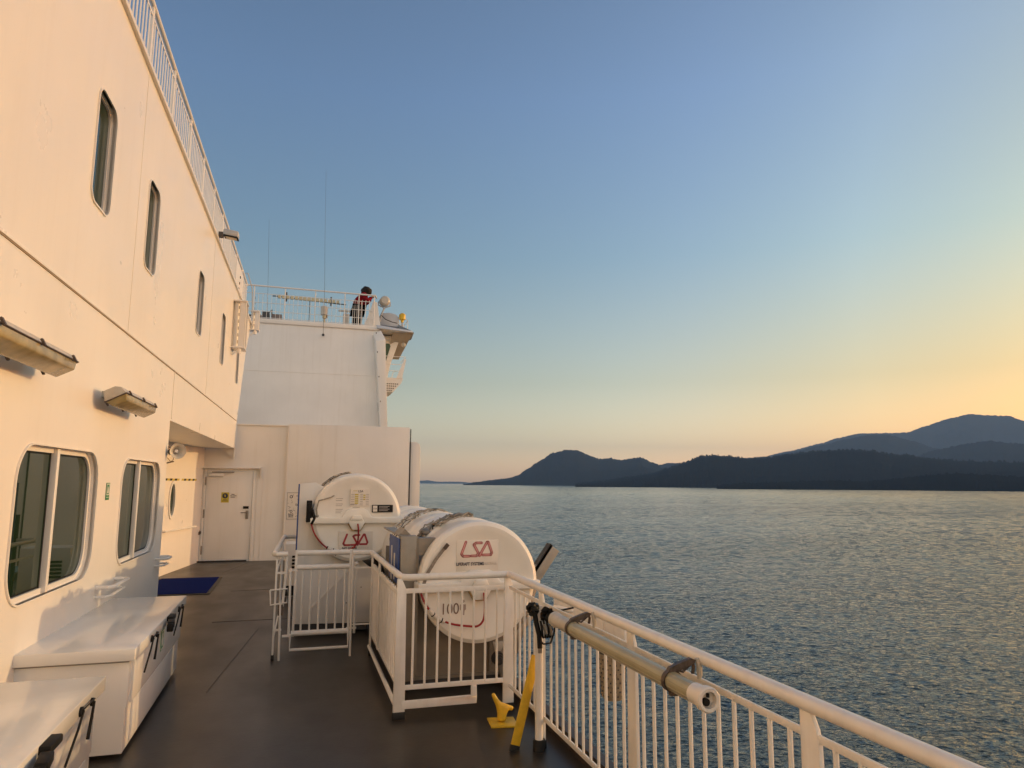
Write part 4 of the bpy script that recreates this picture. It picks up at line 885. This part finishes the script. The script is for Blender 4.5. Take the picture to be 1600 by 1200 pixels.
# near raft
rn = raft((1.50, 5.85, .88), 'largest nearest white liferaft canister behind the front railing, marked for 100 persons', 1.25)
lp = MB(); lp.box(-.20, .16, -.012, -.0085, .10, .35); lab = lp.build('label_panel', LABW, rn, bevel=.001)
logo(rn, -.025, .275, .26, -.0145, REDI, PINKI)
text('LIFERAFT SYSTEMS', .036, 'lettering', INK, rn, (-.085, -.014, .155), RX, bold=.001, sx=.80)
text('AUSTRALIA', .034, 'lettering', FADE, rn, (.09, -.014, .155), RX, sx=.62)
text('100', .125, 'lettering', mat('brown_print', (.22, .15, .12), .5), rn, (-.245, .009, -.205), RX, sx=.85)
b = MB(); b.lathe([(0, -.003), (.014, -.003), (.014, .0), (0, .0)], (-.06, 0, -.125), 'y', 12); b.prism([(-.085, -.15), (-.035, -.15), (-.035, -.19), (-.045, -.2), (-.048, -.235), (-.072, -.235), (-.075, -.2), (-.085, -.19)], 'xz', -.003, .0); b.v = [Vector((v.x-.075, v.y+.012, v.z-.02)) for v in b.v]; b.build('person_symbol', mat('grey_print', (.4, .33, .3), .5), rn)
hose(rn, [(.02, -.08, -.07), (.03, -.075, -.16), (.025, -.06, -.28), (-.02, -.05, -.335), (-.1, -.04, -.335), (-.24, -.04, -.31), (-.37, -.04, -.25), (-.46, -.05, -.14), (-.50, -.02, -.04)], (27, 34))
b = MB(); q = [(-.47, -.02, .0), (-.455, -.045, .08), (-.38, -.04, .2), (-.30, -.036, .3)]
for a, c in zip(q, q[1:]): b.bar(a, c, .026, .006, up=(0, 1, 0))
b.build('strap', WEB, rn); b = MB(); b.obox((-.295, -.045, .305), .05, .012, .03, (0, RAD(-50), 0)); b.lathe([(0, 0), (.008, 0), (.008, .01), (0, .01)], (-.29, -.058, .31), 'y', 8); b.build('strap_buckle', RUST, rn)
# rear rafts of the row
r2 = raft((1.50, 7.25, .88), 'second white liferaft canister in the seaward row, directly behind the nearest', 1.25, True)
r3 = raft((1.50, 8.70, .88), 'farthest white liferaft canister in the seaward row, mostly hidden by the raised one', 1.25, True)
b = MB()
q = [(-.42, -.045, .05), (-.30, -.045, .27)]; b.bar(q[0], q[1], .026, .006, up=(0, 1, 0)); b.build('strap', WEB, r2)
# raised raft
ra_ = raft((.69, 8.42, 1.295), 'raised white liferaft canister inboard, standing in a white cradle behind the gate', 1.3)
b = MB(); b.box(-.19, .19, -.008, .010, -.40, -.15); b.build('label_panel', LABW, ra_)
logo(ra_, .0, -.245, .27, -.010, REDI, REDI)
text('RAFT SYSTEMS', .030, 'lettering', INK, ra_, (-.07, -.0095, -.335), RX, bold=.0008, sx=.85)
text('AUSTRALIA', .028, 'lettering', FADE, ra_, (.09, -.0095, -.335), RX, sx=.8)
b = MB(); b.box(-.08, .14, -.0255, -.0085, .14, .33); dl = b.build('data_label', LABW, ra_)
b = MB()
for i in range(5): b.box(-.03, .01, -.0265, -.0256, .26-i*.024, .275-i*.024)
for i in range(3): b.box(.065, .09, -.0265, -.0256, .255-i*.024, .268-i*.024)
b.box(-.05, .0, -.0265, -.0256, .308, .314); b.build('print_highlight', YINK, ra_)
b = MB()
for i in range(7):
    b.box(-.073, -.035, -.0265, -.0256, .27-i*.02, .273-i*.02); b.box(.03, .062, -.0265, -.0256, .27-i*.02, .273-i*.02); b.box(.095, .13, -.0265, -.0256, .27-i*.02, .273-i*.02)
for i in range(9):
    if i not in (2, 5): b.box(-.24, -.16-.01*(i % 3), -.0095, -.0085, .22-i*.02, .223-i*.02)
b.box(-.08, -.0, -.0265, -.0256, .155, .158); b.box(-.05, .03, -.0095, -.0085, .12, .123); b.build('small_print', INK, ra_)
text('LSA', .035, 'lettering', INK, ra_, (.035, -.0262, .305), RX, bold=.0005)
b = MB(); b.box(.17, .41, -.027, -.0085, .065, .15); bl = b.build('black_label', BLACKP, ra_, bevel=.001)
b = MB(); b.box(.18, .23, -.0285, -.0271, .073, .142); b.build('label_panel', LABW, ra_)
text('LSA', .026, 'lettering', INK, ra_, (.205, -.029, .107), RX)
b = MB()
for i in range(4): b.box(.25, .37-.02*(i % 2), -.0285, -.0271, .13-i*.016, .134-i*.016)
b.build('small_print', FADE, ra_)
hose(ra_, [(.01, -.08, -.06), (.02, -.075, -.14), (.015, -.05, -.27), (-.04, -.035, -.335), (-.13, -.03, -.365), (-.25, -.03, -.35), (-.36, -.035, -.295), (-.46, -.04, -.17), (-.51, -.04, -.03)], (21, 29))
b = MB(); b.box(-.56, -.5, -.05, .1, -.04, .2); b.tube([(-.5, -.04, .1), (-.47, -.04, .0), (-.5, -.04, -.06)], .02, 8); b.obox((-.53, -.06, .12), .05, .04, .1); b.build('release_unit', BLACKP, ra_, bevel=.004)
b = MB(); b.tube([(-.44, -.03, .03), (-.45, -.03, .10), (-.43, -.035, .2), (-.30, -.03, .235), (-.26, -.03, .26)], .008, 6); b.sphere((-.44, -.035, .03), .018, 8); b.build('lashing', ROPE, ra_)

def ropes(name, lab, c, R, y0, y1, a0, a1, n, seed, dark=.3, parent=None):
    rr = random.Random(seed); t = thing(name, lab, 'rope', c, 0, 'rope lashings on the liferaft canisters')
    for k, (m, nn) in enumerate(((ROPE, n), (DROPE, int(n*dark)))):
        b = MB()
        for i in range(nn):
            a = rr.uniform(a0, a1); y = rr.uniform(y0, y1); pts = []; ln = rr.uniform(.15, .8)
            for s in range(9):
                a += ln/9*rr.uniform(.2, 1.3); y += rr.uniform(-.035, .035); h = rr.uniform(.0, .022)
                if a > a1+.15: break
                pts.append(((R+.012+h)*cos(pi-a), min(max(y, y0-.05), y1+.05), (R+.012+h)*sin(pi-a)))
            if len(pts) > 2: b.tube(pts, rr.choice((.004, .005, .008)), 6)
        build_each(b, b.n, 'rope', m, t)
    return t
ropes('rope_lashing', 'tangle of pale and dark ropes over the gap between the two front seaward liferafts', (1.5, 5.85, .88), RAD_, .42, .78, .3, 1.55, 26, 3)
ropes('rope_lashing', 'loose ropes lying over the second seaward liferaft canister', (1.5, 7.25, .88), RAD_, .35, .75, .3, 1.6, 20, 5)
ropes('rope_lashing', 'small bundle of ropes on top of the raised liferaft canister at its left', (.69, 8.42, 1.295), RAD_, .35, .8, .5, 1.35, 24, 8)
b = MB()
for i in range(7):
    a = .55+i*.16; b.lathe([(0, 0), (0, .0)], (0, 0, 0))if 0 else None
    b.tube([((RAD_+.03)*cos(pi-a), .50+.02*(i % 2), (RAD_+.03)*sin(pi-a)), ((RAD_+.045)*cos(pi-a-.1), .53-.02*(i % 2), (RAD_+.045)*sin(pi-a-.1)), ((RAD_+.03)*cos(pi-a-.17), .5, (RAD_+.03)*sin(pi-a-.17))], .013, 8)
b.sphere(((RAD_+.04)*cos(pi-.8), .46, (RAD_+.04)*sin(pi-.8)), .035, 10, (1.3, 1, .9))
tag(b.build('shackle_chain', STEEL, None, (1.5, 5.85, .88)), 'chain of steel shackles over the shoulder of the nearest liferaft canister', 'chain')

# cradles
ARC = lambda cx, cz, r, a0, a1, n=18: [(cx+r*cos(a0+(a1-a0)*i/n), cz+r*sin(a0+(a1-a0)*i/n)) for i in range(n+1)]
cr = thing('liferaft_cradle', 'weathered steel cradle plate and frame carrying the nearest liferaft', 'cradle', (0, 6.12, 0))
b = MB(); b.prism([(.90, .10)]+[(1.80, .10), (1.80, .36)]+ARC(1.5, .88, .48, RAD(-58), RAD(-200), 22)+[(.90, 1.06)], 'xz', 0, .012); b.build('end_plate', PLATE, cr)
b = MB(); b.box(.87, 1.80, -.02, .012, .075, .10); b.box(1.66, 1.68, -.02, 0, .10, .42); b.build('bottom_angle', STEEL, cr)
b = MB(); b.box(.86, 1.0, -.13, .0, .10, 1.26); b.build('column', STEEL, cr, bevel=.004)
b = MB(); b.box(.99, 1.012, -.131, -.02, .15, 1.24); b.build('column_web', PLATE, cr)
b = MB(); b.box(.86, .96, -.10, 1.1, 1.25, 1.262); b.prism([(.86, 1.262), (.96, 1.262), (.91, 1.31)], 'xz', .0, .3); b.box(1.0, 1.16, -.13, -.01, 1.10, 1.24); b.build('column_cap', STEEL, cr)
b = MB(); b.box(.848, .858, -.10, .52, .86, 1.235); pnl = b.build('side_panel', BLUE, cr, bevel=.003)
b = MB(); b.box(.842, .848, .12, .16, .88, 1.1); b.box(.842, .848, .3, .34, .86, 1.15); b.build('side_slot', LABW, pnl)
b = MB(); b.prism([(1.70, .10), (1.80, .10), (1.80, .34), (1.72, .40), (1.62, .40)], 'xz', -.26, -.235); b.bar((1.62, -.25, .20), (1.98, -.25, .62), .05, .05); b.build('launch_arm', STEEL, cr, bevel=.004)
b = MB(); b.lathe([(0, -.33), (.018, -.33), (.022, -.32), (.035, -.32), (.038, -.30), (.052, -.30), (.055, -.26), (0, -.26)], (1.665, 0, .27), 'y', 20); b.build('roller', RUBBER, cr)
b = MB(); b.box(.86, 1.84, .0, 4.3, .02, .07); b.box(.90, .95, .02, 4.0, .07, .30); b.box(1.72, 1.78, .02, 4.0, .07, .40); b.build('base_rail', DGREY, cr)
for yy in (1.35, 2.8):
    b = MB(); b.prism([(.92, .07), (1.80, .07), (1.80, .36)]+ARC(1.5, .88, .49, RAD(-58), RAD(-200), 22)+[(.92, 1.06)], 'xz', yy, yy+.012); b.build('end_plate', PLATE, cr)
ca = thing('liferaft_cradle', 'white panelled cradle holding up the raised liferaft behind the gate', 'cradle', (0, 8.56, 0))
b = MB(); b.prism([(.05, .12), (.93, .10), (.93, .68), (.78, .80)]+ARC(.69, 1.295, .49, RAD(-80), RAD(-225), 22)+[(.30, 1.66), (.22, 1.70), (.05, 1.68)], 'xz', 0, .025); b.build('end_panel', BULK, ca, bevel=.004)
b = MB(); b.bar((.22, -.006, .28), (.88, -.006, .92), .02, .012, up=(0, 1, 0)); b.bar((.22, -.006, .12), (.22, -.006, .29), .02, .012, up=(0, 1, 0)); b.build('brace', PAINT, ca)
b = MB()
for x, z in ((.60, .62), (.60, .42), (.78, .50), (.72, .30), (.62, .33)): b.lathe([(0, -.004), (.006, -.004), (.006, .0), (0, 0)], (x, 0, z), 'y', 8)
b.build('bolt', RUST, ca)
b = MB(); b.box(.035, .048, .0, 1.0, .15, 1.68); b.build('side_panel', BLUE, ca)
b = MB(); b.box(.06, .92, .03, 1.3, .02, .10); b.box(.85, .90, .05, 1.3, .1, .6); b.box(.10, .9, 1.28, 1.3, .12, 1.3); b.build('base_frame', DGREY, ca)
b = MB(); b.prism([(.55, .78), (1.02, .70), (1.02, .52), (.8, .72)], 'xz', .03, .9); b.build('bearer', RUBBER, ca)
# louvred cabinet behind
vc = thing('vent_cabinet', 'small white louvred cabinet half hidden behind the raised liferaft cradle', 'cabinet', (.02, 11.1, 0))
b = MB(); b.box(-.12, .5, 0, .5, .05, .80); b.build('body', BULK, vc, bevel=.006)
b = MB()
for i in range(5): b.box(-.02, .16, -.01, -.001, .40+i*.05, .43+i*.05)
b.box(-.1, .45, -.01, -.001, .06, .2); b.build('louvre', BLACKP, vc)
# davit arm outboard
dv = thing('davit', 'slanting davit arm sticking out over the water beside the nearest liferaft', 'davit', (2.13, 6.2, .90))
b = MB(); b.bar((-.25, 0, -.35), (.16, 0, .22), .11, .06, up=(0, 1, 0)); b.build('arm', mat('arm_grey', (.32, .30, .27), .5, var=.15), dv, bevel=.006)
b = MB(); b.bar((-.28, .02, -.33), (.13, .02, .25), .03, .10, up=(0, 1, 0)); b.build('arm_edge', RUBBER, dv)
b = MB(); b.bar((-.27, .05, -.8), (-.02, .05, -.05), .10, .08, up=(0, 1, 0)); b.build('strut', STEEL, dv, bevel=.004)

# ================================================================== SMALL DECK FITTINGS
cl = thing('cleat', 'yellow painted mooring cleat on a square base plate by the railing corner', 'cleat', (1.49, 5.12, 0))
b = MB(); b.prism([(-.10, -.09), (.09, -.12), (.11, .08), (-.08, .11)], 'xy', 0, .012); b.build('base_plate', YEL, cl, bevel=.002)
vs_ = [(0, 0, .01), (0, 0, .05), (.0, 0, .10), (-.045, .0, .16), (-.07, 0, .21), (.045, 0, .105), (.085, 0, .092)]
skin_mesh('horn', YEL, vs_, [(0, 1), (1, 2), (2, 3), (3, 4), (2, 5), (5, 6)], [.045, .030, .028, .019, .014, .020, .016], cl)
yb_ = thing('yellow_brace', 'flat yellow bar leaning from the deck to the railing post', 'brace', (1.43, 4.60, 0))
b = MB(); a = Vector((0, 0, .03)); c = Vector((.175, .10, .55)); b.bar(a, c, .068, .008, up=(.25, -1, 0)); b.build('bar', YEL, yb_, bevel=.001)
b = MB(); b.bar(a-(c-a)*.07, a, .07, .012, up=(.25, -1, 0)); b.build('foot', RUBBER, yb_)
# ribbed tube hooked on the rail
tb = thing('storage_tube', 'olive capped tube hanging along the inside of the starboard railing', 'tube', (1.47, 2.36, .925))
b = MB(); L_ = 1.60; dx_ = -.0
b.lathe([(.036, .09), (.036, L_-.25)], (0, 0, 0), 'y', 24)
o = b.build('tube', OLIVE, tb)
b = MB()
for k in range(9):
    a = 2*pi*k/9; b.tube([(.0355*cos(a), .1, .0355*sin(a)), (.0355*cos(a), L_-.26, .0355*sin(a))], .0022, 6)
b.build('rib', OLIVE, tb)
b = MB(); b.lathe([(.030, .025), (.030, .0), (.041, -.002), (.046, .004), (.046, .03), (.0385, .033), (.0385, .095), (.0, .095)], (0, 0, 0), 'y', 28); b.lathe([(0, .03), (.031, .025)], (0, 0, 0), 'y', 28); b.build('end_cap', LABW, tb)
b = MB(); b.lathe([(0, L_+.01), (.036, L_+.008), (.043, L_), (.043, L_-.03), (.0385, L_-.035), (.0385, L_-.27), (0, L_-.27)], (0, 0, 0), 'y', 28); b.build('collar', LAMPG, tb)
b = MB(); b.lathe([(0, .012), (.014, .012), (.014, .026), (0, .026)], (-.004, 0, -.010), 'y', 18); b.obox((.002, .014, .014), .008, .01, .014); b.build('cap_recess', BLACKP, tb)
b = MB(); b.lathe([(.0375, -.012), (.043, -.012), (.043, .012), (.0375, .012)], (0, 0, 0), 'y', 24)
b.obox((.01, 0, -.048), .04, .024, .016)
b.prism([(-.022, .034), (.03, .036), (.098, .060), (.105, .074), (.085, .082), (.03, .066), (-.01, .052)], 'xz', -.011, .011)
b.tube([(.09, 0, .07), (.10, 0, .05), (.095, 0, .02)], .007, 6); b.tube([(.02, 0, .04), (.05, 0, .03), (.09, 0, .06)], .005, 6)
hk = MB(); hk.tube([(.118, .004, .078), (.126, .0, .045), (.128, 0, .012), (.122, 0, -.004)], [.010, .012, .011, .007], 8)
ck = b.build('clamp', RUST, tb); ck.location = (0, .27, 0); c2_ = inst(ck, (0, 1.33, 0), tb); h_ = hk.build('rail_hook', LAMPG, ck); inst(h_, (0, 0, 0), c2_)
# black coil and straps on the post beside the tube
cb = thing('strap_bundle', 'black fuzzy strap and cable bundle tied to the round rail post', 'strap bundle', (1.56, 4.45, .86))
rr = random.Random(9); b = MB()
for (cx_, cy_, cz_, r, n_) in ((-.055, .02, .035, .038, 26), (.03, -.02, .005, .042, 30)):
    for i in range(n_):
        d = Vector((rr.gauss(0, 1), rr.gauss(0, 1), rr.gauss(0, 1))).normalized()
        b.obox(Vector((cx_, cy_, cz_))+d*r*.75, r*.8, r*.6, r*.7, (rr.uniform(0, 3), rr.uniform(0, 3), rr.uniform(0, 3)))
b.build('strap_head', BLACKP, cb, bevel=.003)
b = MB(); b.tube([(-.05, 0, .02), (-.04, -.01, -.05), (-.025, -.02, -.12), (-.02, -.02, -.2)], .017, 8)
for i in range(4): b.tube([(-.02+.02*i, -.03, -.03), (-.015+.022*i, -.045, -.08), (-.01+.02*i, -.04, -.12), (.0+.014*i, -.03, -.135)], .008, 6)
b.tube([(-.035, -.02, -.13), (-.0, -.03, -.175), (.05, -.03, -.17), (.075, -.03, -.1), (.08, -.03, -.03), (.12, -.04, .03), (.2, -.05, .045)], .006, 8); b.build('cable', BLACKP, cb)
b = MB(); b.tube([(.0, -.04, -.05), (.015, -.045, -.11)], .012, 8); b.tube([(.04, -.045, -.06), (.05, -.045, -.12)], .010, 8); b.obox((-.02, -.02, -.215), .02, .02, .03); build_each(b, b.n, 'hook', STEEL, cb)
b = MB(); b.tube([(.04, 0, .04), (.1, -.02, .045), (.16, -.03, .03), (.2, -.03, .02)], .014, 8); b.build('pale_strap', LABW, cb)
# outboard panel and wire basket below the rail
ob = thing('outboard_screen', 'white jointed panel fixed outboard below the top rail beyond the tube', 'panel', (1.88, 3.88, .72))
b = MB()
for i in range(4): b.box(-.012, .012, .0+i*.30, .29+i*.30, .03, .17)
b.build('board', RAILP, ob, bevel=.004)
b = MB(); b.box(-.02, .04, -.02, .34, -.04, .028); b.box(.012, .03, .0, 1.2, .08, .11); b.build('bracket', PLATE, ob)
HOLE = mat('basket_weave', (.30, .25, .18), .6, var=.3, scale=40)
bk = thing('wire_basket', 'perforated tan basket hanging outboard behind the railing bars', 'basket', (1.90, 4.12, .41))
b = MB(); b.lathe([(.055, 0), (.07, .02), (.08, .2), (.085, .27), (.08, .27), (.06, .03), (0, .02)], (0, 0, .0), 'z', 16); b.build('body', HOLE, bk)
b = MB()
for j in range(9):
    for k in range(16):
        a = 2*pi*(k+.5*(j % 2))/16; r = .072+.0015*j; b.obox((r*1.03*cos(a), r*1.03*sin(a), .03+j*.026), .004, .009, .009, (0, 0, a))
b.build('perforation', DGREY, bk)
b = MB(); b.lathe([(.087, .27), (.092, .27), (.092, .31), (.06, .33), (0, .33)], (0, 0, 0), 'z', 16); b.tube([(0, 0, .33), (-.02, 0, .42)], .01, 6); b.build('lid', DGREY, bk)

# ================================================================== DECK CHESTS
def make_chest(lab):
    t = thing('deck_chest', lab, 'chest', (0, 0, 0), 0, 'white deck chests against the cream wall')
    # local: x 0 = front face of lid, negative inboard; y 0..2.2
    ln = 2.2; dp = .72
    b = MB(); b.box(-dp, 0, 0, ln, .585, .66); b.build('lid', CHEST, t, bevel=.007, seg=2)
    b = MB(); b.prism([(-dp+.03, .028), (-.042, .028), (-.042, .297), (-.035, .303), (-.035, .584), (-dp+.03, .584)], 'xz', .04, ln-.04)
    b.box(-.045, -.022, .12, ln-.1, .31, .57); b.box(-.052, -.03, .22, ln-.16, .05, .296)
    b.build('body', CHEST, t, bevel=.008)
    b = MB(); b.box(-dp+.06, -.10, .1, ln-.1, .0, .028); b.build('plinth', RUBBER, t)
    b = MB(); b.box(-dp+.03, -.036, .034, ln-.034, .572, .588); b.build('lid_seal', mat('seal_grey', (.3, .28, .26), .6), t)
    for y in (.52, 1.72):
        lt = MB(); lt.tube([(-.012, 0, .615), (.012, 0, .615)], .024, 12); lt.tube([(-.012, .19, .607), (.012, .19, .607)], .020, 12)
        lt.tube([(.014, -.01, .625), (.014, .2, .62)], .0045, 6); l_ = lt.build('latch', BLACKP, t, bevel=.002); l_.location = (0, y, 0)
        r_ = MB(); r_.tube([(.016, 0, .62), (.012, -.06, .55), (.006, -.2, .44)], .006, 6); r_.tube([(.016, .19, .61), (.006, .16, .44)], [.006, .009], 6); build_each(r_, r_.n, 'lashing_rod', BLACKP, l_)
    b = MB(); b.obox((.02, 1.22, .635), .05, .16, .035); b.obox((.045, 1.06, .618), .05, .14, .045, (0, 0, RAD(8))); b.obox((.05, .99, .60), .045, .05, .06); b.build('handle', BLACKP, t, bevel=.008)
    sg = MB(); sg.box(-.0218, -.019, .94, 1.06, .40, .55); s_ = sg.build('sign', GREEN, t)
    sg = MB(); sg.add(*ring_band(rrect(.945, 1.055, .405, .545, .008, 3), rrect(.953, 1.047, .413, .537, .006, 3), -.019, -.018)); sg.prism([(.98, .43), (1.02, .43), (1.035, .48), (1.02, .49), (1.02, .525), (.98, .525), (.98, .49), (.965, .48)], 'yz', -.019, -.0181); sg.build('symbol', LABW, s_); s_.location = (0, .13, .01)
    return t
c1 = make_chest('second white deck chest from the camera, farther along the cream wall')
c1.location = (-.915, 5.10, 0)
c2 = copy_tree(c1); c2['label'] = 'nearest white deck chest, cut off by the lower left corner of the photo'
c2.location = (-.93, 2.25, 0)

# hull under the deck
b = MB(); b.box(-16, DECK_X-.01, -60, 40, SEAZ-1, -.31)
tag(b.build('ship_hull', PAINT), 'white ship hull below the deck edge', 'ship hull')

# ================================================================== HAZE
b = MB(); b.box(-21600, 21600, -21600, 21600, SEAZ-1, 1260)
hz = b.build('haze', None if 0 else mat('tmp_unused', (1, 1, 1)))
hm = bpy.data.materials.new('haze_air'); hm.use_nodes = True; t_ = hm.node_tree; t_.nodes.clear()
vo = N(t_, 'ShaderNodeOutputMaterial'); pv = N(t_, 'ShaderNodeVolumePrincipled'); pv.inputs['Color'].default_value = (.36, .60, 1.0, 1); pv.inputs['Density'].default_value = 4.0e-5; pv.inputs['Anisotropy'].default_value = 0
t_.links.new(pv.outputs[0], vo.inputs['Volume'])
hz.data.materials.clear(); hz.data.materials.append(hm)
tag(hz, 'thin evening haze over the water', 'haze', kind='stuff')
